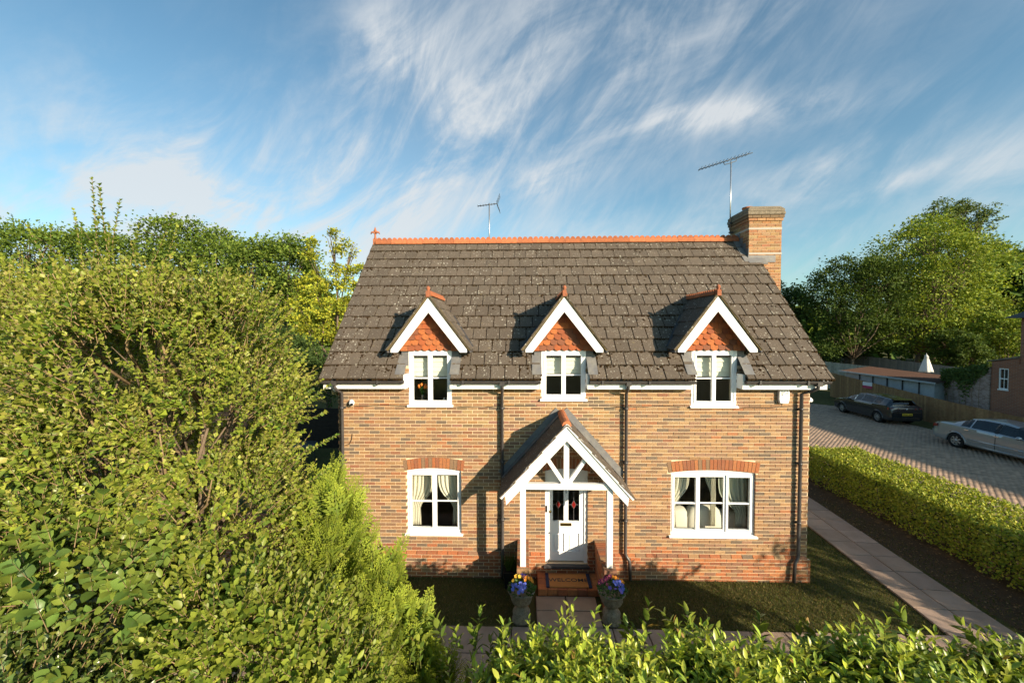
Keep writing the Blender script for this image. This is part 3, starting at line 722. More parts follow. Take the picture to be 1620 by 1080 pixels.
# ---- dormers
def dormer(cx, w0, w1):
    HWd, ZE, ZR, YF = .86, 4.965, 6.10, -.27
    dl = math.hypot(HWd, ZR-ZE); 
    body = MB()
    # tile-hung gable backing
    gz0, gz1, gh = 4.93, 5.96, .72
    body.prism([(cx-gh, gz0+.002), (cx+gh, gz0+.002), (cx, gz1)], .012, .06, 'y')
    D_ = body.build('dormer', MATS['slate'], house)
    # lead cheeks and aprons beside the window
    for s_, xw in ((-1, w0), (1, w1)):
        c = MB(); xa, xb = sorted((xw+s_*.002, xw+s_*.16))
        c.box(xa, xb, .008, .3, 4.60, 4.925); c.build('lead_cheek', MATS['lead'], D_)
        c = MB(); xa, xb = sorted((xw+s_*.012, xw+s_*.21)); rslab(c, xa, xb, .10, .62, .036, .048); c.build('lead_apron', MATS['lead'], D_)
        c = MB(); xa, xb = sorted((xw+s_*.004, xw+s_*.055)); c.box(xa, xb, -.235, .006, 4.137, 4.44); c.build('fascia_return', MATS['white_paint'], D_)
    # barge boards with cut feet
    for s_ in (-1, 1):
        bt = .205
        pts = [(cx, 6.045), (cx+s_*.80, 4.93+.03), (cx+s_*.80, 4.80+.1), (cx+s_*.655, 4.80+.1), (cx, 5.735)]
        m_ = MB(); m_.prism(pts if s_ > 0 else pts[::-1], YF+.02, YF+.055, 'y'); m_.build('barge_board', MATS['white_paint'], D_)
        so = MB(); so.prism([(cx, 5.99), (cx+s_*.78, 4.955), (cx+s_*.74, 4.945), (cx, 5.93)], YF+.056, .011, 'y'); so.build('soffit_board', MATS['white_paint'], D_)
        # roof slope: deck with tiles, ends at the main roof
        dn = Vector((s_*(ZR-ZE), 0, HWd)).normalized(); dd = Vector((s_*HWd, 0, -(ZR-ZE))).normalized(); top = Vector((cx, 0, ZR))
        def yend(z): return EY+(z-EZ)*(RY-EY)/(RZ-EZ)
        def P(d, y, n): q = top+dd*d+dn*n; return Vector((q.x, y, q.z))
        dk = MB(); zl = (top+dd*dl).z
        a, b = P(0.02, YF+.03, -.05), P(dl, YF+.03, -.05); a2, b2 = P(0.02, yend(ZR)+.15, -.05), P(dl, yend(zl)+.15, -.05)
        dk.add([a, b, b2, a2, a+dn*.04, b+dn*.04, b2+dn*.04, a2+dn*.04], [(0, 1, 2, 3), (7, 6, 5, 4), (0, 4, 5, 1), (1, 5, 6, 2), (2, 6, 7, 3), (3, 7, 4, 0)]); dk.build('dormer_deck', MATS['slate'], D_)
        rows = 4; ga = (dl+.03)/rows
        for k in range(rows):
            d1 = dl+.03-k*ga; d0 = max(d1-ga-.06, .01); y = YF-.02-(k % 2)*.15
            ye = yend((top+dd*d1).z)+.1
            while y < ye:
                ya, yb_ = max(y, YF-.02)+.003, min(y+TW, ye)-.003; y += TW
                if yb_-ya < .04: continue
                c = MB(); q = [P(d1, ya, .008), P(d1, yb_, .008), P(d0, yb_, -.012), P(d0, ya, -.012)]; h_ = [P(d1, ya, .03), P(d1, yb_, .03), P(d0, yb_, .01), P(d0, ya, .01)]
                if s_ > 0: c.hexa(q+h_, tile_tint())
                else: c.hexa([q[1], q[0], q[3], q[2], h_[1], h_[0], h_[3], h_[2]], tile_tint())
                c.build('roof_tile', MATS['roof_tile'], D_)
        # mossy mortar bedding under the verge, valley line of lead
        c = MB(); c.bar(P(.0, YF+.012, .0), P(dl+.02, YF+.012, .0), .035, .05, dn); c.build('verge_mortar', MATS['mortar_moss'], D_)
        c = MB(); c.bar(P(0, yend(ZR)+.02, .0)+nv*.02, P(dl, yend(zl)-.02, .0)+nv*.05, .07, .012, nv); c.build('valley_lead', MATS['slate'], D_)
        g_ = MB(); g_.tube([P(dl+.045, YF+.0, -.03), P(dl+.045, yend(zl), -.03)], .028, 8); g_.build('dormer_gutter', MATS['grey_plastic'], D_)
    ridge_run((cx, YF+.1, ZR-.01), (0, 1), yend(ZR)-YF+.02, .31, .07, 3, .036, D_)
    f_ = MB(); f_.box(cx-.04, cx+.04, YF-.02, YF+.1, ZR-.05, ZR+.075); f_.lathe([(.03, 0), (.026, .015), (.042, .05), (.04, .08), (.014, .11)], (cx, YF+.03, ZR+.07), 10); f_.c = [(.36, .13, .07)]*len(f_.c); f_.build('finial', MATS['terracotta'], D_)
    # hung tiles: club-shaped below, plain above
    gw = .155; gr = .118; k = 0; z = gz0-.01
    while z < 5.75:
        hw = (5.86-z)/(5.86-gz0)*.66; x = cx-.66-((k % 2)*gw/2)
        while x < cx+.72:
            a, b = x+.002, x+gw-.002; x += gw
            lim = hw
            aa, bb = max(a, cx-lim), min(b, cx+lim)
            if bb-aa < .03: continue
            col = random.choice([(.44, .125, .042), (.36, .10, .038), (.46, .15, .05), (.28, .085, .04), (.21, .085, .05), (.40, .14, .055)])
            club = 0 < k < 4 and abs((a+b)/2-cx) < hw*.75 or (k == 0 and abs((a+b)/2-cx) < .42)
            m_ = MB(); zt = z+gr+.03
            if club and bb-aa > .14:
                r_ = (bb-aa)/2; c_ = (aa+bb)/2; pts = [(bb, zt), (aa, zt)]+[(c_-r_*math.cos(math.pi*i/6), z+.055-.055*math.sin(math.pi*i/6)) for i in range(7)]
            else: pts = [(bb, zt), (aa, zt), (aa, z+.0), (bb, z+.0)]
            vs = [(u, -.012-.034*(zt-w_)/(zt-z), w_) for u, w_ in pts]; n = len(vs); vs += [(u, y+.014, w_) for u, y, w_ in vs]
            m_.add(vs, [tuple(range(n)), tuple(range(2*n-1, n-1, -1))]+[(i, i+n, (i+1) % n+n, (i+1) % n) for i in range(n)], col); m_.build('gable_tile', MATS['terracotta'], D_)
        z += gr; k += 1
for (a, b, z), cx in zip(DW, (2.045, 4.865, 7.985)): dormer(cx, a, b)

# ---- chimney
cx0, cx1, cy0, cy1 = 9.95, 10.80, 2.22, 3.18
ch = MB(); ch.box(cx0+.008, cx1-.008, cy0+.008, cy1-.008, 0.0, 8.36)
chim = ch.build('chimney', MATS['mortar'], house)
cb = MB()
def ring_course(z, o, tone, off):
    x0, x1, y0, y1 = cx0-o, cx1+o, cy0-o, cy1+o
    for fy in (y0, y1-.06):
        x = x0-(.1125 if off else 0)
        while x < x1-.02:
            a, b = max(x, x0)+.005, min(x+.225, x1)-.005; x += .225
            if b-a > .03: cb.box(a, b, fy, fy+.06, z+.005, z+.07, tone())
    for fx in (x0, x1-.06):
        y = y0+.062-(0 if off else .1125)
        while y < y1-.08:
            a, b = max(y, y0+.062)+.005, min(y+.225, y1-.062)-.005; y += .225
            if b-a > .03: cb.box(fx, fx+.06, a, b, z+.005, z+.07, tone())
ton = lambda: tuple(c*random.uniform(.9, 1.1) for c in random.choice([(.46, .27, .12), (.40, .22, .10), (.43, .2, .085), (.34, .18, .09), (.5, .31, .15)]))
z = 5.2; k = 0
while z < 8.2:
    ring_course(z, 0, ton, k % 2); z += .075; k += 1
ring_course(z, .025, ton, 0); ring_course(z+.075, .045, lambda: (.2, .145, .085), 1)
o = cb.build('brickwork', MATS['brick'], chim); o['kind'] = 'stuff'
q = MB(); zc = z+.155; X0, X1, Y0, Y1 = cx0-.06, cx1+.06, cy0-.06, cy1+.06
for (za, zb, o_) in ((zc, zc+.085, 0), (zc+.087, zc+.16, .012)):
    q.box(X0+o_, X1-o_, Y0+o_, Y1-o_, za, zb)
q.hexa([(X0+.02, Y0+.02, zc+.162), (X1-.02, Y0+.02, zc+.162), (X1-.02, Y1-.02, zc+.162), (X0+.02, Y1-.02, zc+.162), (X0+.1, Y0+.08, zc+.235), (X1-.1, Y0+.08, zc+.235), (X1-.1, Y1-.08, zc+.235), (X0+.1, Y1-.08, zc+.235)])
q.build('chimney_cap', MATS['stone'], chim, bevel=.015)
q = MB(); q.lathe([(.13, 0), (.125, .1), (.14, .12), (.14, .15), (.1, .15), (.1, .02)], (10.2, 2.75, zc+.2), 16, (.5, .19, .08)); q.build('chimney_pot', MATS['terracotta'], chim)
for zb in (7.98, 7.33):
    q = MB(); q.box(cx0-.004, cx1+.004, cy0-.004, cy1+.004, zb, zb+.045); q.build('mortar_band', MATS['plaster'], chim)
q = MB(); q.box(cx0-.02, cx1-.16, cy0-.018, cy0-.006, 7.12, 7.30); rslab(q, cx0-.06, cx1-.45, 3.60, 3.84, .03, .045)
q.build('apron_flashing', MATS['lead'], chim)
q = MB()
for i in range(4):
    y0_ = cy0-.02+i*.15; zr = EZ+(y0_+.15-EY)*(RZ-EZ)/(RY-EY); q.box(cx0-.012, cx0-.004+.003, y0_, y0_+.16, zr-.25, zr+.15)
rslab(q, cx0-.16, cx0-.013, 3.7, SL-.05, .034, .044)
q.build('side_flashing', MATS['lead'], chim)

# ---- porch
PX, PYF, PZR, PHW, PZE = 4.83, -1.08, 3.60, 1.23, 2.22
dl = math.hypot(PHW, PZR-PZE)
pd = MB()
porch_parts = []
def PP(s_, d, y, n):
    dn = Vector((s_*(PZR-PZE), 0, PHW)).normalized(); dd = Vector((s_*PHW, 0, -(PZR-PZE))).normalized(); q = Vector((PX, 0, PZR))+dd*d+dn*n; return Vector((q.x, y, q.z))
for s_ in (-1, 1):
    a, b, c, d = PP(s_, .0, PYF+.05, -.05), PP(s_, dl, PYF+.05, -.05), PP(s_, dl, -.008, -.05), PP(s_, .0, -.008, -.05)
    e = PP(s_, 0, 0, .03)-PP(s_, 0, 0, 0)
    pd.add([a, b, c, d, a+e, b+e, c+e, d+e], [(0, 1, 2, 3), (7, 6, 5, 4), (0, 4, 5, 1), (1, 5, 6, 2), (2, 6, 7, 3), (3, 7, 4, 0)])
porch = pd.build('porch', MATS['white_paint'], house); porch['label'] = 'white timber gabled porch with tiled roof over the front door'
for s_ in (-1, 1):
    rows = 5; ga = (dl+.03)/rows
    for k in range(rows):
        d1 = dl+.03-k*ga; d0 = max(d1-ga-.06, .01); y = PYF-.03-(k % 2)*.15
        while y < -.01:
            ya, yb_ = max(y, PYF-.03)+.003, min(y+TW, -.012)-.003; y += TW
            if yb_-ya < .04: continue
            c = MB(); q = [PP(s_, d1, ya, .012), PP(s_, d1, yb_, .012), PP(s_, d0, yb_, -.012), PP(s_, d0, ya, -.012)]; h_ = [PP(s_, d1, ya, .034), PP(s_, d1, yb_, .034), PP(s_, d0, yb_, .01), PP(s_, d0, ya, .01)]
            if s_ > 0: c.hexa(q+h_, tile_tint())
            else: c.hexa([q[1], q[0], q[3], q[2], h_[1], h_[0], h_[3], h_[2]], tile_tint())
            c.build('roof_tile', MATS['roof_tile'], porch)
    q = MB(); a, b = PP(s_, 0, -.1, .036), PP(s_, dl, -.1, .042); q.bar(a, b, .19, .01, PP(s_, 0, 0, 1)-PP(s_, 0, 0, 0)); q.bar(PP(s_, 0, -.014, .1), PP(s_, dl, -.014, .1), .012, .12, PP(s_, 0, 0, 1)-PP(s_, 0, 0, 0)); q.build('wall_flashing', MATS['lead'], porch)
    bb = MB(); w_ = .30
    pts = [(PX, PZR-.035), (PX+s_*1.16, PZE+.045), (PX+s_*1.14, PZE-.155), (PX, PZR-.31)]
    bb.prism(pts if s_ > 0 else pts[::-1], PYF+.005, PYF+.045, 'y'); bb.build('barge_board', MATS['white_paint'], porch)
    q = MB(); q.bar(PP(s_, .0, PYF-.008, -.005), PP(s_, dl+.02, PYF-.008, -.005), .03, .045, PP(s_, 0, 0, 1)-PP(s_, 0, 0, 0)); q.build('verge_strip', MATS['white_paint'], porch)
    so = MB(); so.bar(PP(s_, .1, -.5, -.09), PP(s_, dl-.02, -.5, -.09), .95, .02, PP(s_, 0, 0, 1)-PP(s_, 0, 0, 0)); so.build('lining_board', MATS['white_paint'], porch)
    xp = PX+s_*.825
    q = MB(); q.box(xp-.055, xp+.055, -1.0, -.89, .84, 2.6); q.build('post', MATS['white_paint'], porch, bevel=.004)
    q = MB(); q.bar((PX+s_*.05, -.965, 2.46), (PX+s_*.40, -.965, 2.98), .07, .075, (0, 1, 0)); q.build('strut', MATS['white_paint'], porch)
    q = MB(); q.box(xp-.05, xp+.05, -.888, -.004, 2.34, 2.43); q.build('wall_plate', MATS['white_paint'], porch)
q = MB(); q.box(PX-.769, PX+.769, -1.005, -.905, 2.34, 2.45); q.build('tie_beam', MATS['white_paint'], porch, bevel=.004)
q = MB(); q.box(PX-.05, PX+.05, -1.0, -.91, 2.452, 3.36); q.build('king_post', MATS['white_paint'], porch, bevel=.004)
q = MB(); q.prism([(PX-.12, 2.452), (PX+.12, 2.452), (PX+.05, 2.56), (PX-.05, 2.56)], -1.008, -1.001, 'y'); q.build('joint_plate', MATS['white_paint'], porch)
ridge_run((PX, PYF+.02, PZR-.02), (0, 1), -PYF-.03, .35, .085, 0, .04, porch)
# brick side walls of the porch, stepped bricks under a sloping brick capping
for s_ in (-1, 1):
    xp = PX+s_*.825; x0_, x1_ = xp-.1075, xp+.1075
    q = MB(); q.box(x0_+.006, x1_-.006, -1.04, -.006, -.03, .745); DWL = q.build('porch_side_wall', MATS['mortar'], house)
    for k in range(10):
        z = Z0+k*CH+.03; y = -1.046-(.1125 if k % 2 else 0)
        while y < -.06:
            a, b = max(y, -1.046), min(y+.215, -.05); y += .225
            if b-a < .04: continue
            c = MB(); t = random.choice(RED if k < 7 else PAL[:3]+RED[:2]); c.box(x0_, x1_, a, b, z, z+.065, t); c.build('brick', MATS['brick'], DWL)
    y = -1.07
    for i in range(14):
        c = MB(); c.box(x0_-.012, x1_+.012, y, y+.066, .748, .835, random.choice(RED+PAL[:3])); c.build('capping_brick', MATS['brick'], DWL, bevel=.006); y += .0765
# ------------------------------------------------------------------ small things on and in the house
ab = thing('alarm_box', 'white burglar alarm box on the wall under the right eaves', 'alarm box', loc=(9.455, -.003, 3.80))
q = MB(); q.prism([(-.085, .02), (-.105, .1), (-.105, .26), (-.085, .345), (.085, .345), (.105, .26), (.105, .1), (.085, .02)], -.075, 0, 'y'); q.build('case', MATS['upvc'], ab, bevel=.012)
q = MB(); q.box(-.065, .065, -.079, -.0755, .19, .30); q.build('grey_badge', MATS['grey_sheet'], ab)
q = MB()
for a, b in (((-.055, .285), (.045, .285)), ((.045, .28), (-.05, .205)), ((-.05, .2), (.05, .2))): q.bar((a[0], -.082, a[1]), (b[0], -.082, b[1]), .006, .022, (0, 0, 1) if a[1] == b[1] else (1, 0, 1))
q.build('badge_stripe', MATS['white_paint'], ab)
def cctv(loc, label, rz=0):
    t = thing('security_camera', label, 'security camera', 'security cameras on the house', loc, rz)
    q = MB(); q.tube([(0, 0, 0), (0, -.03, 0)], .045, 14); q.build('mount', MATS['upvc'], t)
    q = MB(); q.tube([(0, -.031, 0), (.02, -.06, -.01), (.04, -.085, -.02), (.055, -.13, -.04)], [.04, .055, .055, .045], 14); q.build('camera_body', MATS['upvc'], t)
    q = MB(); q.tube([(.0555, -.131, -.041), (.058, -.14, -.044)], [.032, .03], 12); q.build('lens', MATS['black'], t)
cctv((.30, -.006, 3.83), 'white dome camera beside the left downpipe on the front wall')
cctv((HW+.01, .12, 3.88), 'white camera sticking out of the right gable wall behind the corner', R(90))
cctv((-.03, .18, 4.08), 'white camera under the left end of the eaves', R(-90))
cb = MB(); pts = [(.36+i*(9.3/40), -.012, 3.725+.018*math.sin(i*.5)-.01*math.sin(i*1.7)) for i in range(41)]
for a, b in ((0, 5), (9, 17), (22, 30), (35, 40)): cb.tube(pts[a:b+1], .006, 5)
tag(cb.build('cable', MATS['black']), 'thin black cable running along the front wall below the upper windows', 'cable')
cb = MB(); cb.tube([(.16, -.012, 2.88), (.24, -.014, 2.9), (.29, -.014, 3.0), (.3, -.012, 3.12)], .007, 5)
tag(cb.build('loose_cable', MATS['black']), 'short loose cable hanging on the wall by the left downpipe', 'cable')
# aerials
t = thing('tv_aerial', 'long thin aerial on a tall mast strapped to the chimney', 'aerial', 'aerials on the roof', (9.86, 3.0, 8.05))
q = MB(); q.tube([(0, 0, 0), (0, 0, 2.02)], .017, 8); q.build('mast', MATS['pale_metal'], t)
q = MB(); q.box(-.03, .08, -.03, .03, .02, .06); q.box(-.03, .08, -.03, .03, .28, .32); q.build('bracket', MATS['dark_metal'], t)
d = Vector((1.48, 0, .45)).normalized(); c0 = Vector((-.9, 0, 1.80))
q = MB(); q.tube([c0, c0+d*1.56], .011, 6); q.build('boom', MATS['dark_metal'], t)
for i in range(14):
    p_ = c0+d*(.05+i*.105); el = MB(); el.tube([p_+Vector((0, -.13, .03)), p_, p_+Vector((0, .13, .0))], .006, 5); el.bar(p_, p_+Vector((-.02, 0, .045)), .008, .008, (0, 1, 0)); el.build('element', MATS['dark_metal'], t)
q = MB(); q.tube([c0+d*.72, c0+d*.74+Vector((.01, 0, -.08)), Vector((0, 0, 1.98)), c0+d*1.08+Vector((.01, 0, -.08)), c0+d*1.1], .011, 6); q.build('cradle', MATS['dark_metal'], t)
t = thing('tv_aerial', 'short aerial with a square reflector rising behind the middle of the ridge', 'aerial', 'aerials on the roof', (3.04, 3.1, 7.5))
q = MB(); q.tube([(0, 0, 0), (0, 0, 1.52)], .017, 8); q.build('mast', MATS['pale_metal'], t)
c0 = Vector((-.33, 0, 1.44)); c1 = Vector((.22, .05, 1.52))
q = MB(); q.tube([c0, c1], .012, 6); q.build('boom', MATS['dark_metal'], t)
q = MB()
for s_ in (-1, 1):
    for i in range(5): q.tube([c1+Vector((.02*i, -.16, s_*(.03+.05*i))), c1+Vector((.02*i, .16, s_*(.03+.05*i)))], .005, 4)
    for yy_ in (-.16, 0, .16): q.tube([c1+Vector((0, yy_, 0)), c1+Vector((.09, yy_, s_*.24))], .005, 4)
q.build('reflector', MATS['dark_metal'], t)
for i in range(7):
    p_ = c0+(c1-c0)*(i/7.); el = MB(); el.tube([p_+Vector((0, -.1, 0)), p_+Vector((0, .1, 0))], .005, 4); el.bar(p_-Vector((0, 0, .03)), p_+Vector((0, 0, .03)), .006, .006, (0, 1, 0)); el.build('element', MATS['dark_metal'], t)

# doormat
t = thing('doormat', 'brown coir doormat with navy ends reading WELCOME before the door', 'doormat', loc=(4.94, -.34, .157))
q = MB(); q.box(-.395, .395, -.225, .225, 0, .02); q.build('coir', MATS['mat_coir'], t, bevel=.004)
for s_ in (-1, 1): q = MB(); q.box(s_*.43-.034, s_*.43+.034, -.225, .225, 0, .019); q.build('end_band', MATS['mat_navy'], t)
o = link('lettering', text_mesh('WELCOME', .15, .002, 'lettering'), t, MATS['black']); o.location = (0, -.01, .0225); o.scale = (1.12, 1, 1)

# urns with bedding flowers
PANSY = {'blue': (.10, .14, .55), 'violet': (.16, .10, .45), 'orange': (.75, .27, .03), 'yellow': (.72, .45, .05), 'plum': (.22, .03, .10)}
leaf_mat('plant_leaf', (.06, .12, .025))
def urn(x, y, label, plabel, cols, seed):
    t = thing('stone_urn', label, 'urn', 'stone urns flanking the porch', (x, y, 0))
    q = MB(); q.lathe([(.17, 0), (.175, .05), (.155, .1), (.165, .18), (.13, .235), (.09, .26), (.07, .29)], n=20, wob=lambda t_, z: .025*math.sin(t_*8) if .06 < z < .24 else 0); q.build('pedestal', MATS['stone'], t)
    q = MB(); q.lathe([(.07, .291), (.1, .31), (.17, .37), (.205, .45), (.2, .52), (.215, .55), (.255, .575), (.255, .60), (.21, .60), (.19, .55)], n=24, wob=lambda t_, z: .05*math.sin(t_*7)*(1 if .33 < z < .5 else 0)); q.build('bowl', MATS['stone'], t)
    rs = random.Random(seed)
    f = thing('bedding_flowers', plabel, 'flowers', 'flowers planted in the urns', (x, y, .58))
    g = MB()
    for _ in range(420):
        a = rs.random()*6.283; rr = .25*math.sqrt(rs.random()); z = .16*(1-(rr/.27)**2)*rs.uniform(.3, 1.15); c = Vector((rr*math.cos(a), rr*math.sin(a), z))
        d_ = Vector((math.cos(a)+rs.gauss(0, .6), math.sin(a)+rs.gauss(0, .6), rs.uniform(.1, 1.1))).normalized(); s1 = d_.orthogonal().normalized(); ln = rs.uniform(.03, .06); w_ = ln*.32
        k_ = rs.uniform(.6, 1.6); g.add([c, c+d_*ln*.5+s1*w_, c+d_*ln, c+d_*ln*.5-s1*w_], [(0, 1, 2, 3)], (k_, k_, k_))
    g.build('leaves', MATS['plant_leaf'], f)
    for (cn, ang, n_) in cols:
        for _ in range(n_):
            a = ang+rs.gauss(0, .42); rr = .235*math.sqrt(rs.uniform(.08, 1)); z = .19*(1-(rr/.30)**2)+rs.uniform(.02, .05)
            c = Vector((rr*math.cos(a), rr*math.sin(a), z)); nrm = Vector((math.cos(a)*.5+rs.gauss(0, .3), -.75+rs.gauss(0, .3), .75)).normalized(); u = nrm.orthogonal().normalized(); v_ = nrm.cross(u); pr = rs.uniform(.026, .036); m_ = MB()
            base_c = PANSY[cn]; k_ = rs.uniform(.8, 1.25)
            for i in range(5):
                t_ = 6.283*i/5; e = u*math.cos(t_)+v_*math.sin(t_); s2 = nrm.cross(e)
                m_.add([c, c+e*pr*.6+s2*pr*.5+nrm*.004, c+e*pr*1.1+nrm*rs.uniform(-.006, .008), c+e*pr*.6-s2*pr*.5+nrm*.004], [(0, 1, 2, 3)], tuple(min(1, q_*k_) for q_ in base_c))
            ey = tuple(.6*q_ for q_ in PANSY['yellow']) if cn != 'yellow' else (.06, .03, .03)
            m_.add([c+u*.007+nrm*.006, c+v_*.007+nrm*.006, c-u*.007+nrm*.006, c-v_*.007+nrm*.006], [(0, 1, 2, 3)], ey); m_.build('flower', MATS['flower'], f)
urn(3.975, -1.27, 'weathered stone urn on a fluted foot left of the path', 'orange, yellow and blue pansies in the left urn', [('orange', .4, 12), ('yellow', 2.4, 8), ('blue', -1.5, 16), ('violet', 1.1, 5), ('blue', -2.4, 5)], 3)
urn(5.63, -1.27, 'weathered stone urn right of the path behind the laurel shoots', 'blue, orange and plum pansies in the right urn', [('orange', .7, 7), ('blue', -.6, 12), ('plum', 3.1, 7), ('violet', -1.4, 4), ('plum', 1.8, 4)], 5)
# dark pot with a wispy plant left of the porch wall
t = thing('planter', 'black square planter with a wispy plant against the porch wall', 'planter', loc=(3.76, -.28, 0))
q = MB(); q.hexa([(-.13, -.13, 0), (.13, -.13, 0), (.13, .13, 0), (-.13, .13, 0), (-.16, -.16, .36), (.16, -.16, .36), (.16, .16, .36), (-.16, .16, .36)]); q.build('pot', MATS['black'], t, bevel=.01)
q = MB()
for _ in range(160):
    a = random.random()*6.28; ln = random.uniform(.15, .4); e = Vector((math.cos(a)*.12*random.random()*2, math.sin(a)*.12*random.random()*2, ln)); b_ = Vector((random.uniform(-.1, .1), random.uniform(-.1, .1), .34)); s_ = Vector((-math.sin(a), math.cos(a), 0))*.009
    q.add([b_-s_, b_+s_, b_+e], [(0, 1, 2)], (1.2, 1.1, .9))
q.build('stems', MATS['plant_leaf'], t)

# curtains, sofa, blinds, flowers behind the glass
def curtain(x0, w, z0, z1, side, tie, label, tint=(1, 1, 1), y=.32):
    V, T = [], []; nu, nvv = 40, 14
    for j in range(nvv+1):
        v_ = j/nvv; z = z1-(z1-z0)*v_
        f_ = 1-.62*math.exp(-((v_-tie)/.22)**2) if v_ < tie else 1-.62+.16*(v_-tie)
        for i in range(nu+1):
            u = i/nu; wv = math.sin(u*6.283*5.5+v_*1.2)*.022+math.sin(u*6.283*11)*.006
            V.append((x0+side*w*f_*u, y+wv, z))
    for j in range(nvv):
        for i in range(nu): a = j*(nu+1)+i; T.append((a, a+1, a+nu+2, a+nu+1))
    me = np_mesh('curtain', V, T, np.tile(np.array(tint), (len(T), 1)), smooth=True); o = link('curtain', me, None, MATS['curtain'])
    s = o.modifiers.new('thick', 'SOLIDIFY'); s.thickness = .006
    return tag(o, label, 'curtain', 'curtains behind the ground floor windows')
curtain(1.5, .52, .98, 2.34, 1, .72, 'cream curtain at the left side of the left ground floor window')
curtain(2.66, .56, .98, 2.34, -1, .72, 'cream curtain at the right side of the left ground floor window')
curtain(7.18, .50, 1.0, 2.34, 1, .66, 'cream curtain at the left side of the wide window')
curtain(8.93, .62, 1.0, 2.34, -1, .78, 'grey curtain at the right side of the wide window', (.55, .60, .60))
curtain(8.28, .26, 1.0, 2.34, -1, .5, 'narrow cream curtain edge behind the middle light of the wide window', y=.36)
def cushion(mb, c, s):
    n, m = 14, 8
    vs = []
    for i in range(m+1):
        ph = math.pi*i/m-math.pi/2
        for k in range(n):
            t_ = 6.283*k/n
            def se(v, e): return math.copysign(abs(v)**e, v)
            vs.append((c[0]+s[0]*se(math.cos(ph), .5)*se(math.cos(t_), .5), c[1]+s[1]*se(math.cos(ph), .5)*se(math.sin(t_), .5), c[2]+s[2]*se(math.sin(ph), .6)))
    mb.add(vs, [(i*n+k, i*n+(k+1) % n, (i+1)*n+(k+1) % n, (i+1)*n+k) for i in range(m) for k in range(n)], smooth=True)
t = thing('sofa', 'cream sofa seen through the wide ground floor window', 'sofa', loc=(8.0, .8, .2))
q = MB(); cushion(q, (0, .2, .35), (.95, .42, .3)); q.build('seat', MATS['sofa'], t)
q = MB(); cushion(q, (.12, -.2, .72), (.42, .17, .46)); q.build('back_cushion', MATS['sofa'], t)
q = MB(); cushion(q, (-.45, -.12, .68), (.26, .2, .42)); q.build('back_cushion', MATS['sofa'], t)
q = MB(); cushion(q, (.72, -.05, .6), (.25, .2, .4)); q.build('armrest', MATS['sofa'], t)
for nm, (a, b, z), zz in zip(('left', 'middle', 'right'), DW, (4.36, 4.42, 4.36)):
    q = MB(); n = 5; h = (4.88-zz)/n
    for i in range(n): q.hexa([(a+.06, .135-.01*(i % 2), zz+i*h), (b-.06, .135-.01*(i % 2), zz+i*h), (b-.06, .15, zz+i*h), (a+.06, .15, zz+i*h), (a+.06, .145, zz+(i+1)*h-.002), (b-.06, .145, zz+(i+1)*h-.002), (b-.06, .155, zz+(i+1)*h-.002), (a+.06, .155, zz+(i+1)*h-.002)])
    tag(q.build('roman_blind', MATS['blind']), 'cream blind half drawn in the %s dormer window' % nm, 'blind', 'blinds in the dormer windows')
ic = MB(); ic.box(DW[0][0]+.01, DW[0][1]-.01, .1, .3, 3.74, 3.78); ic.box(DW[1][0]+.01, DW[1][1]-.01, .1, .3, 3.87, 3.91); ic.box(DW[2][0]+.01, DW[2][1]-.01, .1, .3, 3.74, 3.78); ic.build('window_board', MATS['white_paint'], house)
t = thing('vase_of_tulips', 'orange tulips in a vase in the left dormer window', 'flowers', loc=(1.80, .2, 3.78))
q = MB(); q.lathe([(.03, 0), (.045, .06), (.03, .14), (.035, .16)], n=12); q.build('vase', MATS['grey_plastic'], t)
for i in range(7):
    a = i*.9; e = Vector((.09*math.cos(a), .04*math.sin(a), .33+.03*(i % 3))); q = MB(); q.tube([(0, 0, .12), e*.6+Vector((0, 0, .06)), e], .005, 5, (.6, 1, .4)); q.build('stem', MATS['plant_leaf'], t)
    q = MB(); q.ball(e, (.026, .026, .036), 8, 5, (.85, .24, .05)); q.build('bloom', MATS['flower'], t)
for i, x in enumerate((2.27, 2.34)):
    t = thing('jar', 'small glass jar on the left dormer window board, %s of the two' % ('left' if i == 0 else 'right'), 'jar', 'jars on the window board', (x, .2, 3.78))
    q = MB(); q.lathe([(.02, 0), (.026, .02), (.022, .07), (.016, .08)], n=10); q.build('body', MATS['pale_metal'], t); q = MB(); q.tube([(0, 0, .081), (0, 0, .095)], .02, 10); q.build('lid', MATS['upvc'], t)

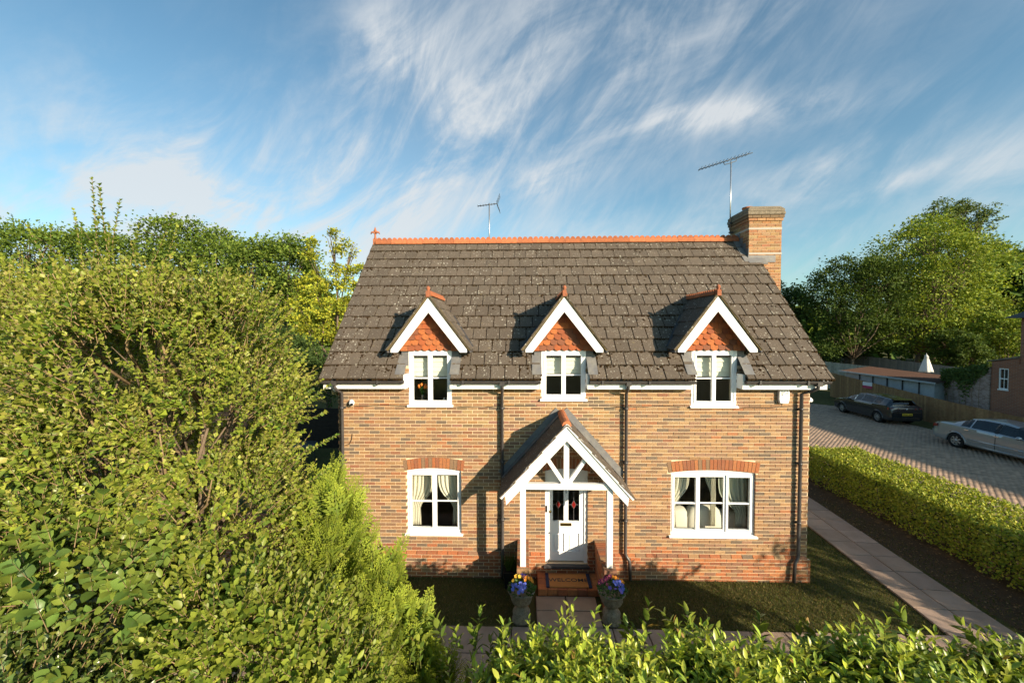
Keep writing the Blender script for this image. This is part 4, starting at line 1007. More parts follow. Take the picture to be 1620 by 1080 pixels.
# ------------------------------------------------------------------ cars
def interp(tab, x):
    xs = [r_[0] for r_ in tab]; out = []
    for c in range(1, len(tab[0])): out.append(np.interp(x, xs, [r_[c] for r_ in tab]))
    return out
def car(name, label, loc, rz, tab, glass, wheels, wr, paint, spec):
    """tab rows: x, zbottom, zbelt, zroof, half width low, half width belt, half width roof"""
    t = thing(name, label, 'car', 'cars parked on the drive', loc, rz)
    xs = sorted(set(list(np.arange(tab[0][0], tab[-1][0]+.001, .06))+[r_[0] for r_ in tab]+[g_ for gg in glass['side'] for g_ in gg]+list(glass['screen'])+list(glass['rear'])))
    xs = np.array(xs); ker = np.array([.25, .5, .25])
    raw = np.array([interp(tab, x) for x in xs])
    sm = raw.copy()
    for _ in range(2): sm[1:-1] = .25*sm[:-2]+.5*sm[1:-1]+.25*sm[2:]
    V = []; 
    def sec(zb, zs, zr, wl, wb, wr_):
        h = max(zr-zs, .01); pts = [(wl*.9, zb), (wl, zb+.06), (wl+.005, zb+.16), (wl+(wb-wl)*.5+.012, zb+(zs-zb)*.42), (wb+.012, zb+(zs-zb)*.62), (wb+.006, zb+(zs-zb)*.84), (wb-.008, zs)]
        pts += [(wb-.02+(wr_-wb+.02)*k_, zs+h*.94*(k_**.92)) for k_ in (.08, .35, .65, .94)] + [(wr_-.05, zs+h*.985), (wr_*.72, zs+h*1.0), (wr_*.36, zs+h*1.012), (0, zs+h*1.016)]
        return pts
    rows = [sec(*r_) for r_ in sm]; m_ = len(rows[0]); full = 2*m_-1
    for x, r_ in zip(xs, rows):
        for (y, z) in r_: V.append((x, -y, z))
        for (y, z) in r_[-2::-1]: V.append((x, y, z))
    body, parts = [], {'side_window': {}, 'windscreen': [], 'rear_window': []}
    for i in range(len(xs)-1):
        xm = (xs[i]+xs[i+1])/2
        for j in range(full-1):
            q_ = (i*full+j, (i+1)*full+j, (i+1)*full+j+1, i*full+j+1)
            jj = j if j < m_-1 else full-2-j
            c = np.mean([V[k_] for k_ in q_], 0)
            if jj < 5 and any((c[0]-wx)**2+(c[2]-wr)**2 < (wr+.045)**2 for wx in wheels): continue
            gs = [k_ for k_, (a, b) in enumerate(glass['side']) if a < xm < b] if 7 <= jj <= 9 else []
            if gs: parts['side_window'].setdefault((gs[0], c[1] > 0), []).append(q_); continue
            if jj >= 10 and glass['screen'][0] < xm < glass['screen'][1]: parts['windscreen'].append(q_); continue
            if jj >= 10 and glass['rear'][0] < xm < glass['rear'][1]: parts['rear_window'].append(q_); continue
            body.append(q_)
    n0 = 0; n1 = (len(xs)-1)*full
    def sub(faces, nm, mt, off=0.):
        me = bpy.data.meshes.new(nm); ids = sorted({k_ for f_ in faces for k_ in f_}); mp = {k_: i for i, k_ in enumerate(ids)}
        me.from_pydata([V[k_] for k_ in ids], [], [[mp[k_] for k_ in f_] for f_ in faces]); me.polygons.foreach_set('use_smooth', np.ones(len(faces), bool)); me.update()
        return link(nm, me, t, MATS[mt])
    body += [tuple(range(full-1, -1, -1)), tuple(range(n1, n1+full))]
    B = sub(body, 'body', paint)
    s = B.modifiers.new('es', 'EDGE_SPLIT'); s.split_angle = R(35)
    for key, f_ in parts['side_window'].items(): sub(f_, 'side_window', 'car_glass')
    sub(parts['windscreen'], 'windscreen', 'car_glass'); sub(parts['rear_window'], 'rear_window', 'car_glass')
    hw = max(r_[4] for r_ in tab)
    q = MB(); q.box(tab[0][0]+.35, tab[-1][0]-.35, -hw+.16, hw-.16, .22, .62)
    for sx in spec['seats']:
        for sy in (-.38, .38): q.box(sx, sx+.16, sy-.24, sy+.24, .62, 1.12); q.box(sx+.02, sx+.12, sy-.12, sy+.12, 1.14, 1.28)
    q.build('interior', MATS['interior'], t)
    for wx in wheels:
        for s_ in (-1, 1):
            wy = s_*(interp(tab, wx)[3]-.10)
            q = MB(); pr = [(wr*.62, -.1), (wr*.93, -.105), (wr, -.08), (wr, .08), (wr*.93, .105), (wr*.62, .1)]; n = 28; vs = []
            for (r_, y_) in pr:
                for k_ in range(n): a = 6.283*k_/n; vs.append((wx+r_*math.cos(a), wy+y_, wr+r_*math.sin(a)))
            q.add(vs, [(i*n+k_, i*n+(k_+1) % n, (i+1)*n+(k_+1) % n, (i+1)*n+k_) for i in range(len(pr)-1) for k_ in range(n)], smooth=True)
            W_ = q.build('wheel', MATS['tyre'], t)
            q = MB(); yo = wy+s_*.07; q.tube([(wx, yo-s_*.02, wr), (wx, yo+s_*.03, wr)], wr*.16, 12)
            for k_ in range(spec['spokes']):
                a = 6.283*k_/spec['spokes']; e = Vector((math.cos(a), 0, math.sin(a))); q.bar(Vector((wx, yo+s_*.012, wr))+e*wr*.12, Vector((wx, yo+s_*.012, wr))+e*wr*.62, spec['sw'], .02, (0, 1, 0))
            n = 28; vs = []
            for r_, y_ in ((wr*.6, .02), (wr*.66, .028), (wr*.66, -.03), (wr*.6, -.03)):
                for k_ in range(n): a = 6.283*k_/n; vs.append((wx+r_*math.cos(a), yo+s_*y_, wr+r_*math.sin(a)))
            q.add(vs, [(i*n+k_, i*n+(k_+1) % n, (i+1)*n+(k_+1) % n, (i+1)*n+k_) for i in range(3) for k_ in range(n)], smooth=True); q.build('rim', MATS['alloy'], W_)
            q = MB(); q.tube([(wx, wy-s_*.09, wr), (wx, wy+s_*.03, wr)], wr*.61, 24); q.build('brake_disc', MATS['interior'], W_)
            q = MB(); ws = interp(tab, wx)
            arc = [(wx+(wr+.05)*math.cos(math.pi*(k_/16.)), s_*(np.interp(wr+(wr+.05)*math.sin(math.pi*k_/16.), [ws[0]+.06, ws[0]+(ws[1]-ws[0])*.5], [ws[3], (ws[3]+ws[4])/2+.01])), wr*.75+(wr*1.25+.05)*math.sin(math.pi*k_/16.)) for k_ in range(17)]
            q.tube(arc, .028, 8); q.build('wheel_arch', MATS[paint], t)
            q = MB(); q.tube([(wx, wy-s_*.14, wr), (wx, wy-s_*.12, wr)], wr+.06, 20); q.build('arch_liner', MATS['black'], t)
    return t
HB = [(-2.14, .42, .62, .64, .70, .68, .5), (-2.10, .30, .70, .74, .80, .78, .6), (-1.95, .24, .78, .84, .86, .86, .68), (-1.2, .2, .93, 1.0, .885, .88, .74), (-1.02, .19, .97, 1.06, .89, .885, .73), (-.30, .18, .99, 1.42, .895, .89, .60), (.1, .18, 1.0, 1.475, .895, .89, .585), (.9, .18, 1.02, 1.465, .895, .885, .575), (1.55, .2, 1.04, 1.41, .89, .87, .56), (1.80, .23, 1.05, 1.37, .885, .86, .55), (2.02, .26, 1.0, 1.07, .87, .83, .62), (2.10, .28, .9, .96, .85, .82, .62), (2.14, .34, .72, .76, .80, .78, .62)]
golf = car('hatchback_car', 'dark navy hatchback parked facing away by the brown fence', (24.98+.15, 15.85, .03), R(-90-2), HB,
           dict(side=[(-.72, .10), (.17, .95), (1.0, 1.38)], screen=(-.98, -.34), rear=(1.83, 2.01)), (-1.30, 1.32), .325, 'car_dark', dict(seats=(.0, .95), spokes=10, sw=.035))
def car_bits(t, bits):
    for nm, mt, fn in bits:
        q = MB(); fn(q); q.build(nm, MATS[mt], t)
car_bits(golf, [('tail_light', 'lamp_red', lambda q: q.hexa([(1.93, -.868, .86), (2.09, -.80, .83), (2.125, -.42, .83), (2.10, -.42, .84), (1.93, -.868, .97), (2.08, -.79, .96), (2.105, -.42, .94), (2.08, -.42, .94)])),
    ('tail_light', 'lamp_red', lambda q: q.hexa([(2.10, .42, .84), (2.125, .42, .83), (2.09, .80, .83), (1.93, .868, .86), (2.08, .42, .94), (2.105, .42, .94), (2.08, .79, .96), (1.93, .868, .97)])),
    ('number_plate', 'plate_yellow', lambda q: q.box(2.148, 2.16, -.26, .26, .56, .67)),
    ('bumper_trim', 'chrome', lambda q: (q.box(2.10, 2.155, -.62, .62, .40, .42), q.box(2.10, 2.15, -.7, .7, .705, .715))),
    ('bumper', 'black', lambda q: q.box(2.06, 2.15, -.68, .68, .27, .385)),
    ('badge', 'chrome', lambda q: q.tube([(2.11, 0, .90), (2.135, 0, .895)], .055, 14)),
    ('waist_trim', 'chrome', lambda q: (q.tube([(-.75, -.889, 1.0), (.2, -.893, 1.01), (1.38, -.885, 1.045)], .011, 5))),
    ('spoiler', 'car_dark', lambda q: q.hexa([(1.72, -.5, 1.395), (1.94, -.47, 1.36), (1.94, .47, 1.36), (1.72, .5, 1.395), (1.72, -.5, 1.42), (1.94, -.47, 1.38), (1.94, .47, 1.38), (1.72, .5, 1.42)])),
    ('door_mirror', 'car_dark', lambda q: q.ball((-.62, -.98, 1.02), (.07, .1, .07), 10, 6)), ('door_mirror', 'car_dark', lambda q: q.ball((-.62, .98, 1.02), (.07, .1, .07), 10, 6)),
    ('plate_mark', 'black', lambda q: [q.box(2.161, 2.163, y, y+.045, .585, .645) for y in (-.22, -.16, -.10, -.04, .05, .11, .17)]),
    ('headlight', 'lamp_clear', lambda q: q.ball((-1.98, -.70, .70), (.12, .13, .07), 10, 6)), ('headlight', 'lamp_clear', lambda q: q.ball((-1.98, .70, .70), (.12, .13, .07), 10, 6)),
    ('door_handle', 'car_dark', lambda q: q.box(.02, .2, -.915, -.885, .88, .905)), ('door_handle', 'car_dark', lambda q: q.box(.95, 1.13, -.915, -.885, .9, .925))])
SA = [(-2.52, .45, .62, .64, .62, .6, .4), (-2.46, .30, .70, .72, .78, .74, .5), (-2.25, .24, .78, .82, .88, .85, .6), (-1.5, .2, .88, .95, .92, .90, .72), (-1.12, .2, .93, 1.01, .925, .91, .74), (-.45, .19, .95, 1.36, .93, .915, .60), (.0, .19, .96, 1.43, .93, .915, .575), (.7, .19, .97, 1.435, .93, .91, .57), (1.15, .2, .98, 1.37, .925, .905, .575), (1.72, .21, .985, 1.07, .92, .90, .68), (2.2, .24, .97, 1.02, .90, .86, .70), (2.42, .28, .93, .97, .86, .80, .66), (2.50, .34, .82, .85, .80, .75, .60), (2.54, .44, .62, .64, .72, .7, .55)]
merc = car('saloon_car', 'silver saloon car parked at the right edge of the drive', (24.42, 8.32, .03), R(90+4), SA,
           dict(side=[(-.82, .02), (.12, .95), (1.0, 1.34)], screen=(-1.05, -.42), rear=(1.12, 1.66)), (-1.50, 1.47), .325, 'car_silver', dict(seats=(-.1, .85), spokes=7, sw=.07))
car_bits(merc, [('tail_light', 'lamp_red', lambda q: q.hexa([(2.26, s_[0], .80), (2.50, s_[1], .74), (2.52, s_[2], .74), (2.36, s_[2], .80), (2.26, s_[0], .92), (2.45, s_[1], .9), (2.47, s_[2], .88), (2.36, s_[2], .88)])) for s_ in ((.895, .80, .45),)] +
    [('tail_light', 'lamp_red', lambda q: q.hexa([(2.36, -.45, .80), (2.52, -.45, .74), (2.50, -.80, .74), (2.26, -.895, .80), (2.36, -.45, .88), (2.47, -.45, .88), (2.45, -.8, .9), (2.26, -.895, .92)])),
     ('side_moulding', 'chrome', lambda q: q.tube([(-1.05, .945, .52), (.1, .952, .52), (1.02, .945, .52)], .014, 6)), ('side_moulding', 'chrome', lambda q: q.tube([(-1.05, -.945, .52), (.1, -.952, .52), (1.02, -.945, .52)], .014, 6)),
     ('sill_trim', 'chrome', lambda q: q.tube([(-1.05, .935, .3), (1.02, .935, .3)], .012, 6)),
     ('door_mirror', 'car_silver', lambda q: q.ball((-.72, 1.0, 1.0), (.08, .12, .075), 10, 6)), ('door_mirror', 'car_silver', lambda q: q.ball((-.72, -1.0, 1.0), (.08, .12, .075), 10, 6)),
     ('door_handle', 'chrome', lambda q: q.box(-.05, .12, .912, .945, .86, .885)), ('door_handle', 'chrome', lambda q: q.box(.98, 1.15, .912, .945, .88, .905)),
     ('window_pillar', 'black', lambda q: q.hexa([(.02, .893, .99), (.12, .893, .99), (.12, .87, .99), (.02, .87, .99), (.035, .63, 1.36), (.105, .63, 1.36), (.105, .6, 1.36), (.035, .6, 1.36)])),
     ('door_seam', 'black', lambda q: (q.tube([(.07, .935, .30), (.07, .948, .55), (.07, .93, .75), (.07, .912, .94)], .006, 4), q.tube([(-.95, .94, .30), (-.97, .95, .55), (-.93, .925, .78), (-.88, .905, .92)], .006, 4))),
     ('bumper', 'car_silver', lambda q: q.hexa([(2.3, -.8, .36), (2.56, -.72, .38), (2.56, .72, .38), (2.3, .8, .36), (2.3, -.84, .62), (2.58, -.74, .60), (2.58, .74, .60), (2.3, .84, .62)])),
     ('indicator', 'lamp_red', lambda q: q.box(-1.18, -1.1, .925, .955, .7, .72))])
# ------------------------------------------------------------------ fences, shed and houses beyond the drive
def board_fence(name, label, line, bw, th, tones, m, gap=.004, rail=True, group=None, jit=.01, z0=0.02, cap=None):
    """line: list of (x, y, top height); boards stand along it"""
    root = thing(name, label, 'fence', group, (line[0][0], line[0][1], 0))
    o0 = Vector((line[0][0], line[0][1], 0)); vari = {}
    for (a, b) in zip(line[:-1], line[1:]):
        A, B = Vector((a[0], a[1], 0)), Vector((b[0], b[1], 0)); L_ = (B-A).length; n = max(1, int(L_/bw)); d = (B-A)/L_; nn = Vector((-d.y, d.x, 0))
        ang = math.atan2(d.y, d.x)
        for i in range(n):
            p_ = A+d*((i+.5)*L_/n); h = a[2]+(b[2]-a[2])*(i+.5)/n+random.uniform(-jit, jit)
            t_ = random.choice(tones); f_ = random.uniform(.85, 1.15); q = MB(); w_ = L_/n-gap; q.hexa([(-w_/2, -th, 0), (w_/2, -th*.5, 0), (w_/2, 0, 0), (-w_/2, 0, 0), (-w_/2, -th, h-z0), (w_/2, -th*.5, h-z0), (w_/2, 0, h-z0), (-w_/2, 0, h-z0)], tuple(c*f_ for c in t_))
            o = q.build('board', MATS[m], root); o.location = p_-o0+Vector((0, 0, z0)); o.rotation_euler = (0, 0, ang)
        q = MB()
        for zz in (.35, .82):
            q.bar(A-o0+nn*.03+Vector((0, 0, a[2]*zz)), B-o0+nn*.03+Vector((0, 0, b[2]*zz)), .05, .08, tint=tones[0])
        q.build('rail', MATS[m], root)
        if cap: q = MB(); q.bar(A-o0+Vector((0, 0, a[2]+.03)), B-o0+Vector((0, 0, b[2]+.03)), .08, .035, tint=tones[0]); q.build('cap_rail', MATS[m], root)
    return root
BR = [(.33, .19, .085), (.28, .155, .07), (.38, .22, .10), (.25, .14, .068)]
GRY = [(.22, .205, .18), (.18, .17, .155), (.26, .24, .21)]
PALE = [(.42, .36, .27), (.38, .33, .25), (.46, .40, .3)]
board_fence('board_fence', 'brown close-board fence running behind the parked cars', [(28.3, 23.4, 1.9), (27.5, 18, 1.66), (27.1, 13.5, 1.40), (26.9, 10.1, 1.27), (26.7, 6.0, 1.12)], .115, .018, BR, 'wood_fence')
board_fence('panel_fence', 'long weathered grey fence at the back below the trees', [(39.5, 45, 3.0), (38.5, 36, 2.7), (38.0, 23.5, 2.32), (38.0, 20, 2.25)], .16, .02, GRY, 'grey_wood')
board_fence('pale_fence', 'pale sunlit board fence behind the shed roof', [(30.6, 29.5, 2.45), (32.6, 24.6, 2.25)], .14, .02, PALE, 'grey_wood')
board_fence('grey_fence', 'grey upright board fence between the shed and the old wall', [(32.6, 24.0, 2.25), (32.4, 17.6, 1.95)], .15, .02, GRY, 'grey_wood')
# sign on the brown fence
t = thing('warning_sign', 'small white and red sign fixed to the brown fence', 'sign', loc=(27.58, 19.2, 1.28), rz=R(-90+8))
q = MB(); q.box(-.32, .32, -.03, -.015, .18, .42); q.build('white_panel', MATS['sign_white'], t)
q = MB(); q.box(-.32, .32, -.03, -.015, 0, .178); q.build('red_panel', MATS['sign_red'], t)
# flat shed with rusty corrugated roof
t = thing('shed', 'low pale shed with rusty corrugated roof behind the brown fence', 'shed', loc=(0, 0, 0))
c4 = [(29.3, 23.2), (29.7, 16.9), (32.2, 17.6), (31.9, 24.0)]
q = MB(); q.hexa([(x, y, 0) for x, y in c4]+[(c4[0][0], c4[0][1], 1.98), (c4[1][0], c4[1][1], 1.93), (c4[2][0], c4[2][1], 2.12), (c4[3][0], c4[3][1], 2.2)]); q.build('wall', MATS['grey_sheet'], t)
q = MB()
def rp(u, v_):
    a = Vector((29.0, 23.5, 2.04)).lerp(Vector((29.45, 16.6, 1.98)), v_); b = Vector((32.1, 24.4, 2.28)).lerp(Vector((32.4, 17.4, 2.16)), v_); return a.lerp(b, u)
N_ = 90
for i in range(N_):
    v0, v1 = i/N_, (i+1)/N_; h0, h1 = .03*(i % 2), .03*((i+1) % 2)
    q.add([rp(0, v0)+Vector((0, 0, h0)), rp(0, v1)+Vector((0, 0, h1)), rp(1, v1)+Vector((0, 0, h1)), rp(1, v0)+Vector((0, 0, h0))], [(0, 1, 2, 3)])
o = q.build('roof', MATS['rust'], t); s = o.modifiers.new('s', 'SOLIDIFY'); s.thickness = .02
q = MB(); q.bar((28.98, 23.5, 2.03), (29.43, 16.6, 1.97), .06, .1); q.build('roof_edge', MATS['grey_sheet'], t)
for i in range(1, 6):
    y = 23.0-i*1.05; q = MB(); q.box(29.24+i*.067, 29.30+i*.067, y, y+.05, .05, 1.92); q.build('batten', MATS['slate'], t)
# closed parasol
t = thing('parasol', 'closed white garden parasol behind the grey fence', 'parasol', loc=(35.6, 23.4, 0))
q = MB(); q.tube([(0, 0, 0), (0, 0, 2.3)], .03, 8); q.build('pole', MATS['dark_metal'], t)
q = MB(); q.lathe([(.40, 1.95), (.36, 2.1), (.26, 2.5), (.17, 2.85), (.10, 3.1), (.13, 3.12), (.06, 3.26), (.015, 3.34), (.012, 3.42)], n=24, wob=lambda t_, z: .16*math.sin(t_*8)); q.build('canopy', MATS['canvas'], t)
# old brick garden wall and the neighbour's red brick house with a sash window
t = thing('garden_wall', 'old pale mottled brick wall with ivy next to the red brick house', 'wall', loc=(0, 0, 0))
q = MB(); q.hexa([(30.6, 17.3, 0), (29.95, 14.25, 0), (30.25, 14.2, 0), (30.9, 17.3, 0), (30.6, 17.3, 2.5), (29.95, 14.25, 3.15), (30.25, 14.2, 3.15), (30.9, 17.3, 2.5)]); q.build('brick_face', MATS['old_brick'], t)
q = MB(); q.bar((30.75, 17.3, 2.53), (30.1, 14.25, 3.18), .42, .07); q.build('coping', MATS['stone'], t)
nb = thing('neighbour_house', 'red brick house with white sash window at the right edge beyond the fence', 'house', loc=(0, 0, 0))
q = MB()
def side_wall(mb, ya, yb, x, th, z0, z1, hole):
    ys = sorted({ya, yb, hole[0], hole[1]}); zs = sorted({z0, z1, hole[2], hole[3]})
    for i in range(3):
        for j in range(3):
            if i == 1 and j == 1: continue
            mb.box(x, x+th, ys[i], ys[i+1], zs[j], zs[j+1])
q.prism([(13.0, 3.5), (14.2, 3.5), (13.0, 3.79)], 30.0, 36, 'x')
side_wall(q, 11.8, 14.2, 30.0, .3, 0, 3.5, (13.42, 13.86, 2.06, 3.2))
q.hexa([(30.3, 11.8, 0), (36, 11.8, 0), (36, 14.2, 0), (30.3, 14.2, 0), (30.3, 11.8, 3.5), (36, 11.8, 3.5), (36, 14.2, 3.5), (30.3, 14.2, 3.5)])
q.hexa([(30.05, 9, 0), (36, 9, 0), (36, 13.0, 0), (30.05, 13.0, 0), (30.05, 9, 5.9), (36, 9, 5.9), (36, 13.0, 5.9), (30.05, 13.0, 5.9)])
q.build('wall', MATS['red_brick_far'], nb)
q = MB(); q.hexa([(29.95, 13.0, 3.8), (36.1, 13.0, 3.8), (36.1, 14.4, 3.51), (29.95, 14.4, 3.51), (29.95, 13.0, 3.9), (36.1, 13.0, 3.9), (36.1, 14.4, 3.56), (29.95, 14.4, 3.56)]); q.build('lean_to_coping', MATS['stone'], nb)
q = MB(); q.hexa([(29.6, 8.6, 5.9), (36.5, 8.6, 5.9), (36.5, 13.4, 5.9), (29.6, 13.4, 5.9), (32.5, 10.6, 7.6), (33.6, 10.6, 7.6), (33.6, 11.4, 7.6), (32.5, 11.4, 7.6)]); q.build('roof', MATS['slate'], nb)
q = MB(); q.box(29.97, 30.03, 13.40, 13.88, 2.0, 2.06); q.box(30.02, 30.07, 13.42, 13.47, 2.06, 3.2); q.box(30.02, 30.07, 13.81, 13.86, 2.06, 3.2); q.box(30.02, 30.07, 13.47, 13.81, 3.14, 3.2); q.box(30.02, 30.07, 13.47, 13.81, 2.6, 2.66); q.box(30.02, 30.07, 13.47, 13.81, 2.06, 2.12); q.box(30.03, 30.06, 13.63, 13.65, 2.12, 3.14); wv = q.build('window', MATS['white_paint'], nb)
q = MB(); q.box(30.075, 30.08, 13.47, 13.81, 2.12, 3.14); q.build('pane', MATS['glass'], wv)
q = MB(); q.box(30.2, 30.25, 13.4, 13.9, 2.0, 3.25); q.build('room_back', MATS['interior'], wv)
# far house with brown roof among the trees
fh = thing('far_house', 'distant orange brick house with a brown tiled roof between the trees', 'house', loc=(0, 0, 0))
q = MB(); q.box(64, 78, 44, 52, 0, 7.8); q.build('wall', MATS['terracotta'] if 0 else MATS['red_brick_far'], fh)
q = MB(); q.hexa([(63, 43.2, 7.7), (79, 43.2, 7.7), (79, 52.8, 7.7), (63, 52.8, 7.7), (66, 47.5, 10.3), (79, 47.5, 10.3), (79, 48.5, 10.3), (66, 48.5, 10.3)]); q.build('roof', MATS['rust'], fh)
for i in range(3): q = MB(); q.box(66+i*3.2, 67.4+i*3.2, 43.93, 43.98, 5.4, 6.8); q.build('window', MATS['slate'], fh)
# the house beyond the right side of the drive whose shade lies over the cars (out of view)
nh = thing('roadside_house', 'gabled brick house beyond the right of the drive, outside the view', 'house', loc=(0, 0, 0))
q = MB(); q.box(32, 40, -14, 4.7, 0, 4.6); q.build('wall', MATS['red_brick_far'], nh)
q = MB(); q.prism([(31.6, 4.6), (40.4, 4.6), (36, 7.9)], -14.3, 5, 'y'); q.build('roof', MATS['slate'], nh)

# ------------------------------------------------------------------ left side: swept garden wall, dark fence, table
t = thing('swept_wall', 'red brick garden wall with terracotta coping sweeping down from the left house corner', 'wall', loc=(0, 0, 0))
def wz(x): return 1.15+.70*math.exp(-((x/.62)**2)) if x < 0 else 1.85
q = MB(); n = 24
for i in range(n):
    a = -4.6+4.56*i/n; b = -4.6+4.56*(i+1)/n; q.hexa([(a, .02, -.02), (b, .02, -.02), (b, .235, -.02), (a, .235, -.02), (a, .02, wz(a)), (b, .02, wz(b)), (b, .235, wz(b)), (a, .235, wz(a))], skip=('r' if i < n-1 else '')+('l' if i else ''))
q.build('brick_face', MATS['red_brick_far'], t)
for i in range(40):
    a = -4.6+.114*i; b = a+.11; q = MB(); q.hexa([(a, -.02, wz(a)), (b, -.02, wz(b)), (b, .275, wz(b)), (a, .275, wz(a)), (a, -.0, wz(a)+.07), (b, -.0, wz(b)+.07), (b, .255, wz(b)+.07), (a, .255, wz(a)+.07)], (.36*random.uniform(.8, 1.2), .12, .055)); q.build('coping_brick', MATS['terracotta'], t)
t = thing('dark_fence', 'dark boarded fence at the back of the left garden', 'fence', loc=(0, 0, 0))
for i in range(9):
    q = MB(); q.box(-13, -.4, 9.0, 9.03, .05+i*.2, .245+i*.2); q.build('board', MATS['dark_wood'], t)
for x in (-12, -9.2, -6.4, -3.6, -1): q = MB(); q.box(x-.05, x+.05, 9.035, 9.13, 0, 1.9); q.build('post', MATS['dark_wood'], t)
t = thing('garden_table', 'dark garden table on the shaded lawn in front of the dark fence', 'table', loc=(-4.9, 7.2, 0))
q = MB(); q.tube([(0, 0, .70), (0, 0, .74)], .55, 20); q.build('tabletop', MATS['dark_metal'], t)
for i in range(4): a = .8+i*1.571; q = MB(); q.tube([(.35*math.cos(a), .35*math.sin(a), .7), (.45*math.cos(a), .45*math.sin(a), 0)], .025, 6); q.build('leg', MATS['dark_metal'], t)
# ------------------------------------------------------------------ vegetation
def unit(a): return a/np.maximum(np.linalg.norm(a, axis=1, keepdims=True), 1e-9)
def leaf_geo(P, D, Nn, L, W, kind='fold', droop=.12):
    """one leaf per row: base P, direction D, upper-side normal Nn, length L, half width W"""
    D = unit(D); S = unit(np.cross(D, Nn)); U = np.cross(S, D); L = L[:, None]; W = W[:, None]
    if kind == 'quad':
        V = np.stack([P, P+D*L*.5+S*W, P+D*L-U*L*droop, P+D*L*.5-S*W], 1); F = np.array([(0, 1, 2), (0, 2, 3)])
    elif kind == 'fold':
        m = P+D*L*.48; V = np.stack([P, m+S*W+U*W*.35, m-U*L*droop*.3, m-S*W+U*W*.35, P+D*L-U*L*droop], 1); F = np.array([(0, 2, 1), (0, 3, 2), (1, 2, 4), (2, 3, 4)])
    else:
        def rg(t, w, dr): c = P+D*L*t-U*L*droop*dr; return [c+S*W*w+U*W*w*.3, c, c-S*W*w+U*W*w*.3]
        V = np.stack([P]+rg(.16, .62, .02)+rg(.45, 1., .22)+rg(.76, .7, .66)+[P+D*L-U*L*droop*1.2], 1); F = [(0, 2, 1), (0, 3, 2)]
        for q in (1, 4): F += [(q, q+1, q+4), (q, q+4, q+3), (q+1, q+2, q+5), (q+1, q+5, q+4)]
        F = np.array(F+[(7, 8, 10), (8, 9, 10)])
    n = len(P); k = V.shape[1]
    T = (F[None]+k*np.arange(n)[:, None, None]).reshape(-1, 3)
    return V.reshape(-1, 3), T, len(F)
def shoots(B, D, Ls, nl, size, wid, spread=.9, along=.55, rs=None, upbend=.15, tipshrink=.5, t0=.12, planar=False):
    """leaves set round each shoot; returns leaf arrays and the position along the shoot"""
    n = len(B); D = unit(D); ref = np.where(np.abs(D[:, 2:3]) > .9, np.array([[1., 0, 0]]), np.array([[0, 0, 1.]]))
    A = unit(np.cross(D, ref)); Bv = np.cross(D, A)
    t = np.linspace(t0, 1, nl)[None]+rs.uniform(-.3, .3, (n, nl))/nl; ph = rs.uniform(0, 6.283, (n, 1))
    an = ph+(np.arange(nl)[None]*(math.pi if planar else 2.4))+rs.normal(0, .25, (n, nl))
    bend = np.array([0, 0, 1.])*upbend
    P = B[:, None]+D[:, None]*(Ls[:, None]*t)[..., None]+bend*(Ls[:, None]*t*t)[..., None]
    rad = A[:, None]*np.cos(an)[..., None]+Bv[:, None]*np.sin(an)[..., None]
    fl = spread*(1-.5*np.clip(t, 0, 1))[..., None]
    LD = D[:, None]*(along+.5*t[..., None])+rad*fl+rs.normal(0, .12, (n, nl, 3)); LN = D[:, None]*fl-rad*along*.8+np.array([0, 0, .35])
    sz = size*(1-tipshrink*np.abs(t-.45))*rs.uniform(.7, 1.25, (n, nl)); 
    return P.reshape(-1, 3), LD.reshape(-1, 3), LN.reshape(-1, 3), sz.ravel(), (sz*wid).ravel(), np.clip(t, 0, 1).ravel(), np.repeat(np.arange(n), nl)
def stem_geo(B, D, Ls, r0, upbend=.15):
    n = len(B); D = unit(D); A = unit(np.cross(D, np.array([[.3, .5, .81]]))); Bv = np.cross(D, A); rings = []
    for t in (0., .55, 1.):
        c = B+D*(Ls*t)[:, None]+np.array([0, 0, upbend])*(Ls*t*t)[:, None]
        for k in range(3):
            a = 2.094*k; rings.append(c+(A*math.cos(a)+Bv*math.sin(a))*(r0*(1-.75*t)))
    V = np.stack(rings, 1); F = []
    for s in (0, 3):
        for k in range(3): a, b = s+k, s+(k+1) % 3; F += [(a, b, b+3), (a, b+3, a+3)]
    T = (np.array(F)[None]+9*np.arange(n)[:, None, None]).reshape(-1, 3); return V.reshape(-1, 3), T
def lobe_points(lobes, n, rs, shell=(.72, 1.03), keep=.82, updown=-.6):
    C = np.array([l[0] for l in lobes], float); Rr = np.array([l[1] if hasattr(l[1], '__len__') else (l[1],)*3 for l in lobes], float)
    w = (Rr[:, 0]*Rr[:, 1]+Rr[:, 0]*Rr[:, 2]+Rr[:, 1]*Rr[:, 2]); w /= w.sum(); P, O = [], []
    tot = 0
    while tot < n:
        k = rs.choice(len(lobes), n, p=w); d = unit(rs.normal(0, 1, (n, 3))); d[:, 2] = np.where(d[:, 2] < updown, -d[:, 2], d[:, 2])
        p = C[k]+d*Rr[k]*rs.uniform(*shell, (n, 1)); q = np.ones(n, bool)
        for i in range(len(lobes)):
            dd = (((p-C[i])/Rr[i])**2).sum(1); q &= (dd > keep**2) | (k == i)
        P.append(p[q]); O.append(unit(d[q]/Rr[k[q]])); tot += q.sum()
        if q.mean() < .02: break
    P = np.concatenate(P)[:n]; O = np.concatenate(O)[:n]; return P, O
def pal_tint(n, pal, rs, var=.18):
    pal = np.array(pal); return pal[rs.integers(0, len(pal), n)]*rs.uniform(1-var, 1+var, (n, 1))
